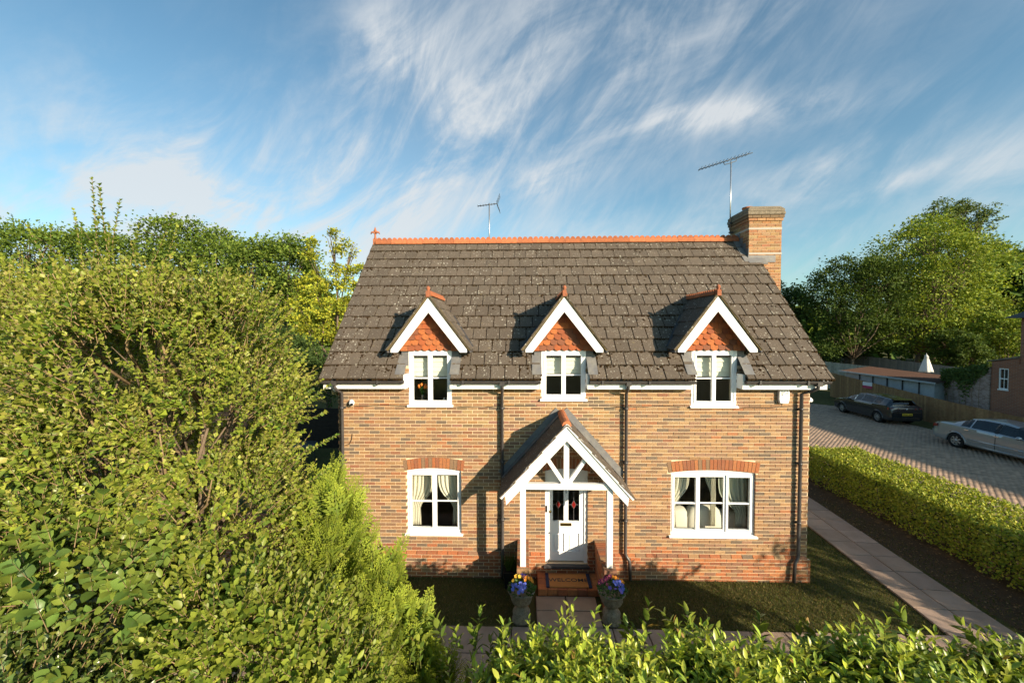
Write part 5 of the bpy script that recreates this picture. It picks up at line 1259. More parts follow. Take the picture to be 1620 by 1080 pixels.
def limbs(root, base, lobes, r0, rs, m='bark', name='trunk', fork=.35, wob=.15):
    q = MB(); base = Vector(base)
    cen = sum((Vector(l[0]) for l in lobes), Vector())/len(lobes); f_ = base.lerp(Vector((cen.x, cen.y, cen.z)), fork); f_.x = base.x*.7+cen.x*.3*1; f_.y = base.y*.7+cen.y*.3
    q.tube([base-Vector((0, 0, .1)), base.lerp(f_, .5)+Vector((rs.normal(0, wob*r0*3), rs.normal(0, wob*r0*3), 0)), f_], [r0*1.25, r0*.95, r0*.85], 9)
    for l in lobes:
        c = Vector(l[0]); m1 = f_.lerp(c, .5)+Vector(rs.normal(0, .12, 3))*(c-f_).length*.5; rr = l[1] if not hasattr(l[1], '__len__') else max(l[1])
        q.tube([f_-Vector((0, 0, r0*.3)), m1, c], [r0*.6, r0*.36, r0*.16], 6)
        for _ in range(4):
            d = Vector(rs.normal(0, 1, 3)); d.z = abs(d.z)*.8; d.normalize(); q.tube([m1.lerp(c, .6), c+d*rr*.45, c+d*rr*.85], [r0*.18, r0*.1, r0*.03], 4)
    return q.build(name, MATS[m], root)
def place_leaves(root, P, D, Nn, L, W, tint, m, kind, n_single, name='crown', droop=.12, single='leaf'):
    """the nearest n_single leaves are pieces of their own, the rest one mass of leaves"""
    if n_single:
        Vc = P-np.array(CAM); dep = Vc@np.array(fw); sx = (Vc@np.array(r2))/np.maximum(dep, .1); sy = (Vc@np.array(u2))/np.maximum(dep, .1)
        vis = (dep > .3) & (np.abs(sx) < 1.25) & (np.abs(sy) < .84); score = np.where(vis, L/np.maximum(dep, .3)*rng.uniform(.75, 1, len(L)), -1)
        ids = np.argsort(-score)[:n_single]
        pal = {}
        for i in ids:
            key = int(rng.integers(0, 10))
            if key not in pal:
                V, T, nf = leaf_geo(np.zeros((1, 3)), np.array([[1., 0, 0]]), np.array([[0, 0, 1.]]), np.array([1.]), np.array([float(W[i]/L[i])]), kind, droop)
                me = np_mesh(single, V, T, np.tile(tint[i], (nf, 1)), smooth=True); me.materials.append(MATS[m]); pal[key] = me
            o = link(single, pal[key], root); d = Vector(D[i]).normalized(); s = d.cross(Vector(Nn[i])).normalized(); u = s.cross(d)
            mt = Matrix((d*L[i], -s*L[i], u*L[i])).transposed().to_4x4(); mt.translation = Vector(P[i])-root.location; o.matrix_local = mt
        k = np.ones(len(P), bool); k[ids] = False; P, D, Nn, L, W, tint = P[k], D[k], Nn[k], L[k], W[k], tint[k]
    V, T, nf = leaf_geo(P, D, Nn, L, W, kind, droop)
    o = link(name, np_mesh(name, V-np.array(root.location), T, np.repeat(tint, nf, 0), smooth=(kind != 'quad')), root, MATS[m]); o['kind'] = 'stuff'
    return o
def bush(name, label, cat, base, lobes, nsh, slen, nl, size, wid, pal, m, seed, kind='fold', n_single=0, r0=.05, group=None, up=.55, out=.75, rand=.4, twig='twig', shell=(.7, 1.03), keep=.8, tippal=None, spread=.9, along=.55, trunk=True, extra=None, upbend=.15, tipshrink=.5, planar=False, twigr=.005, droop=.12, fork=.35, stems=True, whip=None, gaps=0, poles=0):
    rs = np.random.default_rng(seed); root = thing(name, label, cat, group, base)
    if trunk: limbs_root = limbs(root, base, lobes, r0, rs, fork=fork); limbs_root.location = -Vector(base)
    P, O = lobe_points(lobes, nsh, rs, shell, keep); n = len(P)
    if gaps:
        g_ = np.sin(P[:, 0]*4.1+1)*np.sin(P[:, 1]*3.7+P[:, 2]*1.3)*np.sin(P[:, 2]*4.3+2)+.5*np.sin(P[:, 0]*9+P[:, 2]*7); k_ = g_+rs.normal(0, .25, n) > -gaps; P, O = P[k_], O[k_]; n = len(P)
    D = O*out+np.array([0, 0, up])+rs.normal(0, rand, (n, 3)); Ls = slen*rs.uniform(.55, 1.35, n)
    if extra is not None: P = np.concatenate([P, extra[0]]); D = np.concatenate([D, extra[1]]); Ls = np.concatenate([Ls, extra[2]])
    p, d, nn, L, W, t, idx = shoots(P, D, Ls, nl, size, wid, spread, along, rs, upbend, tipshrink, planar=planar)
    sf = rs.uniform(.65, 1.35, len(P))[idx]; L = L*sf; W = W*sf*rs.uniform(.8, 1.2, len(L))
    tint = pal_tint(len(p), pal, rs)*rs.uniform(.7, 1.25, len(P))[idx][:, None]
    if tippal is not None:
        tp = pal_tint(len(p), tippal, rs); f_ = np.clip((t-.35)/.5, 0, 1)[:, None]*rs.uniform(.2, 1, len(P))[idx][:, None]; tint = tint*(1-f_)+tp*f_
    if whip is not None:
        wb, wd, wl = whip; p2, d2, n2, L2, W2, t2, i2 = shoots(wb, wd, wl, 56, size*1.0, wid, 1.1, .4, rs, .05, .5, t0=.02)
        p, d, nn, L, W = np.r_[p, p2], np.r_[d, d2], np.r_[nn, n2], np.r_[L, L2], np.r_[W, W2]; tint = np.r_[tint, pal_tint(len(p2), pal, rs)]
        V, T = stem_geo(wb, wd, wl, .008, .05); o = link('top_shoots', np_mesh('top_shoots', V-np.array(base), T), root, MATS[twig]); o['kind'] = 'stuff'
    for _ in range(poles):
        l = lobes[rs.integers(0, len(lobes))]; c = np.array(l[0]); rr = np.array(l[1]); e = c+rr*np.array([rs.uniform(-.5, .6), rs.uniform(-1.05, -.6), rs.uniform(.1, .9)]); b_ = e+np.array([(base[0]-e[0])*rs.uniform(.15, .5)+rs.normal(0, .15), rs.uniform(.25, .8), -rs.uniform(.6, 1.2)])
        q = MB(); mid_ = b_*.4+e*.6+rs.normal(0, .06, 3); q.tube([Vector(b_-np.array(base)), Vector(mid_-np.array(base)), Vector(e-np.array(base))], [.022, .014, .005], 5); q.build('branch', MATS[twig], root)
    place_leaves(root, p, d, nn, L, W, tint, m, kind, n_single, 'foliage' if cat != 'tree' else 'crown', droop)
    if stems:
        V, T = stem_geo(P, D, Ls, twigr, upbend); o = link('twigs', np_mesh('twigs', V-np.array(base), T), root, MATS[twig]); o['kind'] = 'stuff'
    return root
leaf_mat('hawthorn', (1, 1, 1), .4, .32, .45); leaf_mat('laurel', (1, 1, 1), .5, .25, .33); leaf_mat('holly', (1, 1, 1), .6, .12, .28); leaf_mat('conifer', (1, 1, 1), .2, .3, .7); leaf_mat('far_leaf', (1, 1, 1), .2, .3, .65); leaf_mat('hedge_leaf', (1, 1, 1), .3, .28, .5)
HAW = [(.20, .27, .032), (.26, .32, .038), (.13, .21, .03), (.35, .38, .06), (.21, .275, .034), (.08, .15, .024)]
VIB = [(.12, .20, .04), (.16, .24, .045), (.09, .16, .035), (.19, .25, .04)]
HOL = [(.045, .09, .025), (.07, .12, .03), (.09, .15, .03), (.16, .20, .035)]
LAU = [(.08, .14, .028), (.055, .11, .025), (.11, .17, .03)]; LAUT = [(.50, .56, .06), (.42, .52, .055), (.56, .58, .08), (.33, .45, .05)]
CON = [(.13, .20, .032), (.18, .25, .035), (.09, .15, .035), (.24, .29, .04)]
# long whippy shoots standing above the big shrub
rs0 = np.random.default_rng(5)
def whips(spots, rs):
    P, D, L = [], [], []
    for (x, y, z, dx, dy, dz, ln) in spots:
        P.append((x-(.42 if z > 5.45 else 0), y, z)); D.append((dx, dy, dz)); L.append(ln)
    return np.array(P, float), np.array(D, float), np.array(L, float)
wp = whips([(-.55, -4.0, 5.7, -.15, 0, 1, 1.0), (-.18, -4.1, 5.9, -.1, 0, 1, 1.05), (-.05, -4.1, 5.8, .3, 0, 1, .75), (.25, -4.1, 5.7, .45, 0, 1, .85), (-.42, -4.2, 5.8, .05, 0, 1, .7), (-.9, -3.9, 5.7, -.2, 0, 1, .6), (.6, -4.0, 5.5, .1, 0, 1, .6), (-.30, -4.1, 5.75, -.05, 0, 1, 1.25), (-.22, -4.15, 5.8, .12, .1, 1, 1.0), (-.10, -4.2, 5.6, .02, 0, 1, .9), (.10, -4.1, 5.7, .5, 0, 1, 1.0), (-.75, -4, 5.6, -.5, 0, .9, 1.1), (-.4, -4.2, 5.5, .2, 0, 1, 1.1),
            (.9, -4.1, 5.2, .3, 0, 1, .7), (.95, -3.9, 4.2, 1.0, 0, .6, .95), (1.15, -3.8, 3.8, 1, 0, .45, .7), (1.2, -3.9, 3.4, 1, 0, .6, .6), (1.0, -3.7, 4.4, 1, 0, .5, .5), (-1.3, -3.8, 5.8, .1, 0, 1, .8), (.5, -4.2, 5.3, .2, 0, 1, .8)], rs0)
bush('hawthorn_tree', 'tall light green leafy tree filling the left foreground with upright top shoots', 'tree', (-.4, -4.0, 0),
     [((-.1, -4.15, 4.75), (1.0, .9, 1.05)), ((.38, -4.0, 4.25), (.74, .85, .95)), ((-1.35, -3.7, 4.7), (1.25, 1, 1.1)), ((.56, -4.15, 3.2), (.76, .8, .9)), ((-.45, -4.5, 3.5), (1.1, .8, 1.0)), ((-2.6, -3.3, 4.6), (1.4, 1.1, 1.3)), ((-1.6, -3.9, 3.3), (1.2, 1, 1.1)), ((.3, -3.9, 5.2), (.7, .6, .55)), ((.62, -3.7, 4.6), (.48, .6, .5)), ((.95, -3.85, 2.4), (.6, .6, .7)), ((-.5, -3.6, 4.2), (1.4, .8, 1.5)), ((-2.2, -3.0, 3.0), (1.8, 1.0, 1.6)), ((.2, -3.6, 2.6), (1.1, .8, 1.2))],
     8200, .38, 15, .056, .43, HAW, 'hawthorn', 11, n_single=300, r0=.09, gaps=.62, poles=46, tippal=[(.34, .36, .06), (.28, .33, .045), (.36, .32, .08)], twigr=.005, whip=wp)
bush('viburnum_shrub', 'shrub with broad rounded leaves at the lower left beneath the tall tree', 'shrub', (.2, -5.2, 0),
     [((.15, -5.15, 2.75), (.75, .6, .75)), ((-.75, -5.0, 3.0), (.8, .6, .8)), ((.75, -5.1, 2.2), (.55, .5, .7)), ((-.2, -5.45, 2.1), (.8, .5, .7))],
     900, .34, 9, .105, .40, VIB, 'laurel', 12, n_single=150, r0=.07, kind='long', up=.45, tippal=[(.18, .22, .035)], spread=1.1, along=.4)
bush('holly_bush', 'dark glossy holly in the bottom left corner of the view', 'shrub', (.55, -5.9, 0),
     [((.35, -5.75, 2.35), (.6, .45, .62)), ((.9, -5.75, 2.05), (.55, .42, .55)), ((-.2, -5.6, 2.55), (.5, .4, .6))],
     900, .26, 12, .062, .40, HOL, 'holly', 13, n_single=100, r0=.05, up=.5, tippal=[(.16, .17, .03), (.1, .14, .03)])
bush('cherry_shrub', 'mid green shrub with pointed leaves in front of the golden conifer', 'shrub', (1.75, -5.1, 0),
     [((1.75, -5.0, 2.3), (.55, .45, .6)), ((1.35, -5.1, 2.55), (.5, .4, .6)), ((2.2, -4.9, 1.9), (.45, .4, .5))],
     900, .32, 12, .075, .30, HAW, 'hawthorn', 14, kind='long', n_single=100, r0=.05, up=.6, tippal=[(.22, .25, .04)])
# golden conifer: flat feathery sprays, each an axis with side branchlets set in scale leaves
def conifer():
    rs = np.random.default_rng(15); base = (2.0, -3.75, 0); root = thing('golden_conifer', 'feathery golden green conifer beside the left front lawn', 'tree', loc=base)
    lobes = [((1.72, -3.8, 2.35), (.36, .36, .85)), ((2.15, -3.75, 1.75), (.38, .38, .7)), ((2.5, -3.8, 1.3), (.36, .36, .55)), ((1.45, -3.7, 1.7), (.45, .45, .9)), ((2.1, -4.15, 1.35), (.45, .4, .65)), ((1.6, -3.6, 2.95), (.2, .2, .4)), ((2.75, -3.9, .8), (.4, .4, .6)), ((1.75, -4.35, 1.7), (.4, .35, .6))]
    o = limbs(root, base, lobes, .06, rs); o.location = -Vector(base)
    P, O = lobe_points(lobes, 900, rs, (.45, 1.0), .75); n = len(P); D = unit(O*.55+np.array([0, 0, 1.0])+rs.normal(0, .2, (n, 3))); Ls = rs.uniform(.28, .55, n)
    nb = 15; tone = rs.uniform(.7, 1.25, n)
    ref = unit(rs.normal(0, 1, (n, 3))); A = unit(np.cross(D, ref))
    t = np.linspace(.1, .98, nb); sg = np.where(np.arange(nb) % 2, 1., -1.)
    B = P[:, None]+D[:, None]*(Ls[:, None]*t[None])[..., None]; d2 = D[:, None]*1.05+A[:, None]*sg[None, :, None]*.85+rs.normal(0, .08, (n, nb, 3)); l2 = (Ls[:, None]*.42*(1.1-.85*t[None]))*rs.uniform(.8, 1.2, (n, nb))
    B = B.reshape(-1, 3); d2 = d2.reshape(-1, 3); l2 = l2.ravel(); Nn = np.repeat(np.cross(D, A), nb, 0); tt = np.tile(t, n); ix = np.repeat(np.arange(n), nb)
    m_ = 5; k = np.linspace(.0, .8, m_); d2 = unit(d2); s2 = unit(np.cross(d2, Nn)); PP_ = B[:, None]+d2[:, None]*(l2[:, None]*k[None])[..., None]
    dd = d2[:, None]+s2[:, None]*(np.where(np.arange(m_) % 2, .55, -.55))[None, :, None]; L = np.repeat(l2*.5, m_)*np.tile(1.15-.4*k, len(B)); 
    p = PP_.reshape(-1, 3); dd = dd.reshape(-1, 3); NN = np.repeat(Nn, m_, 0); ii = np.repeat(ix, m_); f_ = np.clip(np.repeat(tt, m_)*.7+np.tile(k, len(B))*.5, 0, 1)[:, None]
    tint = (pal_tint(len(p), CON, rs)*(1-f_)+pal_tint(len(p), [(.37, .42, .05), (.30, .37, .045)], rs)*f_)*tone[ii][:, None]
    V, T, nf = leaf_geo(p, dd, NN, np.maximum(L, .014), np.maximum(L*.2, .0045), 'quad', .02)
    o = link('crown', np_mesh('crown', V-np.array(base), T, np.repeat(tint, nf, 0)), root, MATS['conifer']); o['kind'] = 'stuff'
    V, T = stem_geo(P, D, Ls, .005, 0); o = link('twigs', np_mesh('twigs', V-np.array(base), T), root, MATS['green_twig']); o['kind'] = 'stuff'
conifer()
# laurel hedge across the foreground
def laurel_hedge():
    rs = np.random.default_rng(21); root = thing('laurel_hedge', 'bright green laurel hedge with upright new shoots along the bottom of the view', 'hedge', loc=(6, -5.0, 0))
    n = 4900; x = rs.uniform(2.7, 11.5, n); y = -4.3-1.55*rs.random(n)**1.25
    def top(x, y): return 1.84+.12*np.clip((x-5.0)/.8, 0, 1)+.07*np.sin(x*1.7+1)+.08*np.sin(x*3.9+y*2)+.10*np.exp(-((x-4.6)/.8)**2)-.75*np.exp(-((x-2.7)/.8)**2)-.10*np.clip((-4.3-y)/1.5, -1, 1)+.0*x
    B = np.c_[x, y, top(x, y)-rs.uniform(.02, .42, n)]
    D = np.c_[rs.normal(0, .28, n), rs.normal(0, .28, n)+.0, np.ones(n)]; Ls = rs.uniform(.2, .36, n)*np.where(rs.random(n) < .12, 1.55, 1.)
    mature = rs.random(n) < np.clip((x-6.2)/2.6, .1, .62)
    Ls = np.where(mature, Ls*.75, Ls)
    D[mature] += rs.normal(0, .4, (mature.sum(), 3))
    ns = 500; xs_ = rs.uniform(2.6, 11.5, ns); zz = rs.uniform(.1, 2.0, ns); side = rs.random(ns) < .5
    B2 = np.c_[xs_, np.where(side, -4.15, -5.85)+rs.normal(0, .12, ns), zz]; D2 = np.c_[rs.normal(0, .4, ns), np.where(side, 1., -1.), rs.uniform(.1, .9, ns)]
    B = np.r_[B, B2]; D = np.r_[D, D2]; Ls = np.r_[Ls, rs.uniform(.2, .4, ns)]; mature = np.r_[mature, np.ones(ns, bool)]
    p, d, nn, L, W, t, idx = shoots(B, D, Ls, 13, .108, .19, 1.15, .42, rs, .1, .45)
    mt = mature[idx]; L = np.where(mt, L*1.2, L); W = np.where(mt, W*1.4, W); sf = rs.uniform(.7, 1.3, len(B))[idx]; L = L*sf; W = W*sf*rs.uniform(.8, 1.2, len(L))
    tint = pal_tint(len(p), LAU, rs); tp = pal_tint(len(p), LAUT, rs); f_ = np.clip((t-.1)/.5, 0, 1)*np.where(mt, .35, 1.)*rs.uniform(.65, 1, len(B))[idx]
    tint = tint*(1-f_[:, None])+tp*f_[:, None]
    tint *= rs.uniform(.75, 1.2, len(B))[idx][:, None]; yel = rs.random(len(p)) < .012; tint[yel] = (.30, .19, .05)
    place_leaves(root, p, d, nn, L, W, tint, 'laurel', 'long', 300, 'foliage', .16)
    V, T = stem_geo(B, D, Ls, .006, .1); o = link('twigs', np_mesh('twigs', V-np.array(root.location), T), root, MATS['green_twig']); o['kind'] = 'stuff'
    q = MB()
    for i in range(34):
        x_ = 2.7+i*.258; b_ = Vector((x_, -5.2+random.uniform(-.3, .3), -.05)); q.tube([b_, b_+Vector((random.gauss(0, .1), random.gauss(0, .2), 1)), b_+Vector((random.gauss(0, .2), random.gauss(0, .4), 1.95))], [.04, .03, .012], 6)
    o = q.build('stems', MATS['twig'], root); o.location = -root.location
laurel_hedge()
# clipped hedge between the garden and the drive
def clipped_hedge():
    rs = np.random.default_rng(31); root = thing('clipped_hedge', 'long clipped box-shaped hedge with rounded end between the side path and the drive', 'hedge', loc=(15.1, 2, 0))
    x0, x1, y0, y1, zb, zt = 13.98, 15.98, -3.6, 6.15, .08, 1.16
    def surf(n):
        k = rs.random(n); P = np.empty((n, 3)); O = np.empty((n, 3))
        a = k < .46; m_ = a.sum(); P[a] = np.c_[rs.uniform(x0, x1, m_), rs.uniform(y0, y1, m_), np.full(m_, zt)]; O[a] = (0, 0, 1)
        b = (k >= .46) & (k < .80); m_ = b.sum(); P[b] = np.c_[np.full(m_, x0), rs.uniform(y0, y1, m_), rs.uniform(zb, zt, m_)]; O[b] = (-1, 0, .15)
        c = (k >= .80) & (k < .9); m_ = c.sum(); P[c] = np.c_[rs.uniform(x0, x1, m_), np.full(m_, y1), rs.uniform(zb, zt, m_)]; O[c] = (0, 1, .1)
        d = k >= .9; m_ = d.sum(); P[d] = np.c_[np.full(m_, x1), rs.uniform(y0, y1, m_), rs.uniform(zb, zt, m_)]; O[d] = (1, 0, .1)
        # round the edges
        c_ = np.clip(P, [x0+.22, y0+.22, -9], [x1-.22, y1-.35, zt-.22]); v = P-c_; l = np.linalg.norm(v, axis=1, keepdims=True); r_ = .22+.03*np.sin(P[:, :1]*5+P[:, 1:2]*4)+.02*np.sin(P[:, 1:2]*9)
        P = np.where(l > .22, c_+v/np.maximum(l, .01)*r_, P); O = unit(O+v*1.2); return P, O
    n = 42000; P, O = surf(n); P -= O*rs.uniform(0, .13, (n, 1))
    low = np.clip((P[:, 2]-zb)/.35, 0, 1); k = rs.random(n) < .35+.65*low; P, O = P[k], O[k]; n = len(P)
    D = O*.35+np.array([0, 0, .2])+rs.normal(0, .6, (n, 3)); Nn = O+rs.normal(0, .4, (n, 3))+np.array([.1, -.2, .3]); L = rs.uniform(.04, .075, n)
    tint = pal_tint(n, [(.28, .34, .036), (.37, .40, .045), (.20, .27, .032), (.46, .45, .06)], rs)
    V, T, nf = leaf_geo(P, D, Nn, L, L*.36, 'fold'); o = link('foliage', np_mesh('foliage', V-np.array(root.location), T, np.repeat(tint, nf, 0)), root, MATS['hedge_leaf']); o['kind'] = 'stuff'
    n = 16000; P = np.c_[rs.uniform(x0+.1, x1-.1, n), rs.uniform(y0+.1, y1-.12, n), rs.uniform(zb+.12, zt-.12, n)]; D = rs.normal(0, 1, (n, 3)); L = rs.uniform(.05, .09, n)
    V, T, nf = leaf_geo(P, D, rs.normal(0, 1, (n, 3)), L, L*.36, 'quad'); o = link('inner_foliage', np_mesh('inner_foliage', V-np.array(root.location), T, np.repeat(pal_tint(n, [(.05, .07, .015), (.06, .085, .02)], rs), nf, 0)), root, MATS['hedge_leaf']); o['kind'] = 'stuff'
    q = MB()
    for i in range(46):
        b_ = Vector((rs.uniform(x0+.35, x1-.35), y0+.2+(y1-y0-.4)*i/46, -.03)); q.tube([b_, b_+Vector((rs.normal(0, .1), rs.normal(0, .1), .35)), b_+Vector((rs.normal(0, .25), rs.normal(0, .25), .95))], [.022, .018, .006], 5)
    o = q.build('stems', MATS['twig'], root); o.location = -root.location
clipped_hedge()

def far_tree(name, label, base, lobes, n, size, pal, seed, r0=.3, group=None, kind='quad', wid=.42, shell=(.55, 1.04), keep=.7, droopy=0., fork=.3, m='far_leaf', bark='bark', updown=-.75, clumps=.0):
    rs = np.random.default_rng(seed); root = thing(name, label, 'tree', group, base)
    o = limbs(root, base, lobes, r0*.62, rs, m=bark, fork=fork); o.location = -Vector(base)
    # leaf sprays gathered into clumps so that light and dark pockets form
    n = int(n*1.75); size = size*.7
    nc = max(20, n//34); Pc, Oc = lobe_points(lobes, nc, rs, shell, keep, updown); nc = len(Pc)
    k = rs.integers(0, nc, n); cr = np.mean([np.mean(l[1]) for l in lobes])*.17*rs.uniform(.6, 1.5, nc)
    off = rs.normal(0, 1, (n, 3))*cr[k][:, None]*np.array([1, 1, .6]); P = Pc[k]+off
    D = Oc[k]*.5+unit(off+1e-6)*.6+rs.normal(0, .5, (n, 3))+np.array([0, 0, .25-droopy]); Nn = Oc[k]*.5+np.array([0, 0, .8])+rs.normal(0, .5, (n, 3)); L = size*rs.uniform(.6, 1.4, n)
    tint = pal_tint(n, pal, rs)*rs.uniform(.75, 1.25, nc)[k][:, None]
    V, T, nf = leaf_geo(P, D, Nn, L, L*wid, kind, .1); o = link('crown', np_mesh('crown', V-np.array(base), T, np.repeat(tint, nf, 0)), root, MATS[m]); o['kind'] = 'stuff'
    return root
def auto_lobes(c, r, n, seed, zs=1., rr=(.34, .5)):
    rs = np.random.default_rng(seed); out = []
    for i in range(n):
        d = rs.normal(0, 1, 3); d /= np.linalg.norm(d); d[2] = d[2] if d[2] > -.4 else -d[2]; f_ = rs.uniform(.45, .72)
        out.append((tuple(np.array(c)+d*f_*np.array([r[0], r[1], r[2]])), tuple(np.array(r)*rs.uniform(*rr)*np.array([1, 1, .85*zs]))))
    return out
OAK = [(.12, .19, .03), (.155, .22, .035), (.19, .25, .04), (.09, .15, .028)]
YEL = [(.37, .38, .035), (.30, .34, .036), (.44, .42, .045), (.22, .28, .035)]
MAP = [(.20, .27, .042), (.26, .32, .05), (.15, .22, .038), (.30, .34, .055)]
DRK = [(.045, .08, .022), (.06, .10, .027), (.075, .12, .03)]
GR = 'trees behind the left garden'
far_tree('oak_tree', 'domed dark green oak at the far left behind the tall shrub', (-38, 27, 0), auto_lobes((-38, 27, 9.5), (8.5, 6, 6.3), 12, 41), 15000, .30, OAK, 51, .45, GR)
far_tree('oak_tree', 'second domed oak from the left edge, behind the shrub tips', (-27.5, 29, 0), auto_lobes((-27.5, 29, 9.5), (6.5, 5, 6.3), 11, 42), 14000, .30, OAK, 52, .42, GR)
far_tree('oak_tree', 'rounded oak nearest the yellow tree on the left', (-19, 27, 0), auto_lobes((-19, 27, 8.5), (5.2, 4.5, 5.6), 10, 43), 12000, .28, OAK, 53, .38, GR)
far_tree('golden_robinia', 'yellow leaved tree with bare pale stems left of the roof', (-8.7, 17, 0), [((-9.60, 17, 8.0), (1.2, 1.1, 1.0)), ((-8.00, 17, 8.6), (1.0, 1, 1.0)), ((-6.60, 17.2, 8.6), (1.1, 1, 1.1)), ((-10.40, 17, 6.6), (1.3, 1.1, .9)), ((-8.80, 16.6, 6.6), (1.1, 1, .8)), ((-7.00, 16.8, 6.8), (1.1, 1, .9)), ((-9.70, 17, 10.3), (.40, .40, 1.05)), ((-8.25, 17, 10.9), (.36, .36, 1.1)), ((-7.20, 17, 10.4), (.38, .38, .85)), ((-9.60, 16.8, 5.2), (1.4, 1.2, .8)), ((-7.40, 16.8, 5.0), (1.3, 1.2, .8))],
         6800, .20, YEL, 54, .26, bark='bark', fork=.22)
for i, (x, y, z, r_, lab) in enumerate([(-15.5, 20, 3.4, (3.2, 2.5, 3.4), 'dark evergreen shrub below the rounded oak on the left'), (-9.5, 13.5, 2.6, (2.9, 1.8, 2.7), 'dark evergreen shrub behind the boarded fence under the yellow tree'), (-4.5, 14, 2.8, (2.6, 1.8, 2.9), 'dark evergreen shrub close to the left end of the eaves')]):
    far_tree('evergreen_shrub', lab, (x, y, 0), auto_lobes((x, y, z), r_, 7, 60+i), 7000, .17, DRK, 70+i, .12, 'evergreen shrubs behind the left garden')
GR2 = 'trees beyond the drive'
far_tree('field_maple', 'large rounded sunlit tree in the middle of the trees on the right', (42.5, 31.5, 0), auto_lobes((43.5, 31.5, 9.2), (6.6, 5, 6.6), 18, 81, rr=(.36, .5))+[((43.2, 29.8, 7.2), (3.0, 2.2, 2.2)), ((44.5, 29.5, 9.8), (3.0, 2.2, 2.2)), ((41.2, 30, 9.2), (2.6, 2.2, 2.2)), ((40.5, 30.5, 4.6), (2.2, 2, 1.8)), ((46.5, 30.5, 4.8), (2.6, 2, 2.2)), ((43.5, 29.5, 4.8), (2.2, 1.8, 1.8)), ((48.8, 31.5, 6.5), (2.2, 2, 2.4))], 22000, .27, MAP, 91, .35, GR2)
far_tree('leafy_tree', 'lower green tree left of the large rounded tree with two slim trunks', (36.2, 31, 0), auto_lobes((36.2, 31, 7.6), (4.6, 4, 5.8), 12, 82)+[((34.2, 30.5, 4.2), (1.8, 1.6, 1.7)), ((38.6, 30.5, 4.4), (1.8, 1.6, 1.7))], 15000, .25, [(.07, .11, .022), (.09, .13, .026), (.055, .09, .018)], 92, .25, GR2)
far_tree('silver_birch', 'tall airy birch with hanging twigs rising behind the rounded tree', (49.5, 37, 0), auto_lobes((51.5, 37, 14.8), (5.6, 3.5, 6.8), 16, 83, rr=(.17, .3)), 7500, .24, [(.13, .18, .05), (.10, .15, .042), (.16, .20, .06)], 93, .25, GR2, droopy=.9, shell=(.3, 1.05))
far_tree('dark_tree', 'dark tree just right of the roof verge behind the fence', (31.5, 38, 0), auto_lobes((31.5, 38, 6.2), (5.4, 4, 5.2), 10, 84), 11000, .30, DRK+[(.07, .10, .03)], 94, .25, GR2)
far_tree('cedar_tree', 'dark spiky conifer at the top right edge', (61, 43, 0), auto_lobes((61, 43, 10), (7, 5, 4.6), 14, 85, zs=.7, rr=(.28, .42)), 14000, .36, DRK, 95, .4, GR2)
far_tree('pine_tree', 'dark conifer behind the brown roofed far house', (72, 50, 0), auto_lobes((71, 50, 12), (6, 5, 6), 12, 86, zs=.7), 10000, .40, DRK, 96, .4, GR2)
for i, (x, y, z, r_, pal, lab) in enumerate([(46.5, 27.5, 3.6, (3.4, 2.6, 3.6), MAP, 'bright green shrub below the rounded tree near the parasol'), (50.5, 27, 5.0, (3.4, 2.6, 4.6), [(.10, .145, .02), (.13, .17, .03)], 'sunlit leafy shrub right of the rounded tree'), (41.5, 27, 2.9, (2.6, 2.0, 2.6), [(.075, .12, .025), (.10, .14, .03)], 'green shrub behind the long grey fence left of the parasol'),
        (55.5, 28.5, 3.2, (3.2, 2.6, 3.4), [(.07, .055, .03), (.06, .07, .025), (.05, .07, .02)], 'dull purple green shrub left of the red brick house'), (37.0, 33.5, 2.4, (3.0, 2, 2.4), DRK, 'dark undergrowth below the two slim trunks'), (33, 40, 2.8, (5, 2.5, 3.0), DRK, 'dark undergrowth at the left end of the long grey fence'), (47.5, 34, 3, (4, 3, 3.4), DRK, 'dark shrub in the shade behind the rounded tree')]):
    far_tree('garden_shrub', lab, (x, y, 0), auto_lobes((x, y, z), r_, 8, 110+i), 6500, .21, pal, 130+i, .12, 'shrubs beyond the drive')
# neat laurel hedge by the red house
rs = np.random.default_rng(8); t = thing('garden_hedge', 'trimmed bright green hedge left of the red brick house', 'hedge', loc=(46, 20, 0))
n = 9000; P = np.c_[rs.uniform(-7, 7, n), rs.uniform(-.9, .9, n), rs.uniform(.2, 3.3, n)]; f_ = rs.integers(0, 3, n); P[f_ == 0, 2] = 3.3; P[f_ == 1, 1] = -.9; P += rs.normal(0, .07, P.shape); L = rs.uniform(.14, .28, n)
V, T, nf = leaf_geo(P, rs.normal(0, .6, (n, 3))+np.array([0, -.3, .5]), rs.normal(0, .5, (n, 3))+np.array([0, -.5, .8]), L, L*.4, 'quad'); o = link('foliage', np_mesh('foliage', V, T, np.repeat(pal_tint(n, [(.10, .16, .025), (.13, .19, .03), (.07, .12, .02)], rs), 2, 0)), t, MATS['far_leaf']); o['kind'] = 'stuff'
q = MB()
for i in range(14): q.tube([(-6.5+i, 0, -.03), (-6.5+i, .1, 2.6)], [.06, .02], 5)
q.build('stems', MATS['twig'], t)
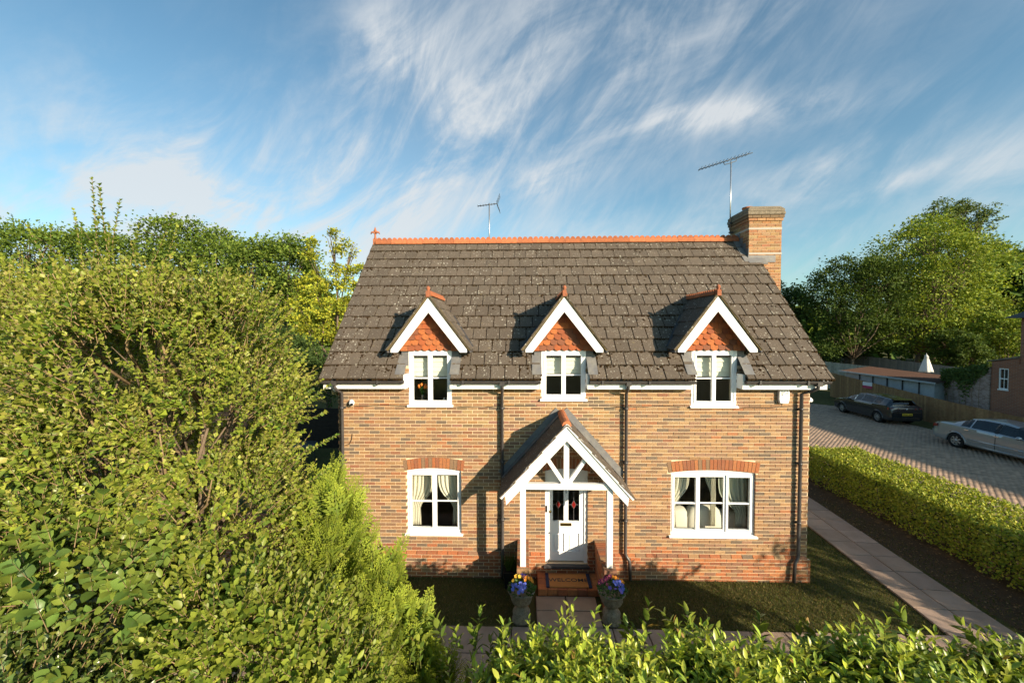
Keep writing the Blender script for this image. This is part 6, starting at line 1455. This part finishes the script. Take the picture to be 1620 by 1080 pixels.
# ivy over the old wall
rs = np.random.default_rng(9); t = thing('ivy', 'ivy hanging over the top of the old mottled wall', 'climber', loc=(30.3, 15.8, 0))
n = 3600; s_ = rs.uniform(0, 1, n); y_ = -1.5+3.0*s_; top_ = 2.80-.21*y_; hang = np.abs(rs.normal(0, 1, n))*(.18+.5*np.exp(-((s_-.45)/.2)**2)+.3*np.exp(-((s_-.9)/.12)**2)); P = np.c_[.07+.213*y_-.1-np.abs(rs.normal(0, .07, n)), y_, top_+.22-hang+rs.normal(0, .05, n)]; L = rs.uniform(.07, .14, n)
V, T, nf = leaf_geo(P, rs.normal(0, .6, (n, 3))+np.array([-.4, 0, -.3]), rs.normal(0, .4, (n, 3))+np.array([-.9, -.2, .5]), L, L*.45, 'quad'); o = link('leaves', np_mesh('leaves', V, T, np.repeat(pal_tint(n, [(.09, .14, .03), (.13, .17, .045), (.06, .10, .025)], rs), 2, 0)), t, MATS['far_leaf']); o['kind'] = 'stuff'
q = MB()
for i in range(6): y = -1.1+i*.42; q.tube([(.213*y-.06, y, .1), (.213*y-.06, y+.1, 1.5), (.213*y-.04, y+.05, 2.6)], [.012, .01, .006], 5)
q.build('stems', MATS['twig'], t)
# tree added outside the view so that its shade falls on the side path
far_tree('added_shade_tree', 'small leafy tree added outside the view to shade the side path', (17.6, -5.6, 0), auto_lobes((17.4, -5.6, 2.9), (2.3, 1.8, 2.3), 8, 190), 6000, .16, MAP, 191, .12)
# low woods along the horizon
rs = np.random.default_rng(77); n = 60000; a = rs.uniform(-1.35, 1.35, n); rr_ = rs.uniform(72, 100, n); hh = (9+2.6*np.sin(a*9)+1.8*np.sin(a*23+1))*np.sqrt(rs.random(n))
P = np.c_[CAM.x+rr_*np.sin(a), CAM.y+rr_*np.cos(a), hh]; L = rs.uniform(.75, 1.4, n)
V, T, nf = leaf_geo(P, rs.normal(0, .6, (n, 3))+np.array([0, 0, .3]), rs.normal(0, .4, (n, 3))+np.array([0, -.5, .8]), L, L*.42, 'quad'); o = link('distant_wood', np_mesh('distant_wood', V, T, np.repeat(pal_tint(n, OAK, rs), 2, 0)), None, MATS['far_leaf']); tag(o, 'low dark belt of far woodland along the horizon', 'woodland', kind='stuff')
# leaf litter and dry twigs under the clipped hedge
rs = np.random.default_rng(78); n = 5000; P = np.c_[rs.uniform(12.8, 15.5, n), rs.uniform(-3.4, 6, n), np.full(n, .012)+rs.uniform(0, .015, n)]; L = rs.uniform(.02, .06, n)
V, T, nf = leaf_geo(P, np.c_[rs.normal(0, 1, (n, 2)), rs.normal(0, .15, n)], np.c_[rs.normal(0, .2, (n, 2)), np.ones(n)], L, L*.35, 'quad'); o = link('leaf_litter', np_mesh('leaf_litter', V, T, np.repeat(pal_tint(n, [(.16, .10, .05), (.25, .17, .09), (.10, .06, .03)], rs, .3), 2, 0)), None, MATS['far_leaf']); tag(o, 'dry brown leaf litter on the soil under the clipped hedge', 'leaf litter', kind='stuff')
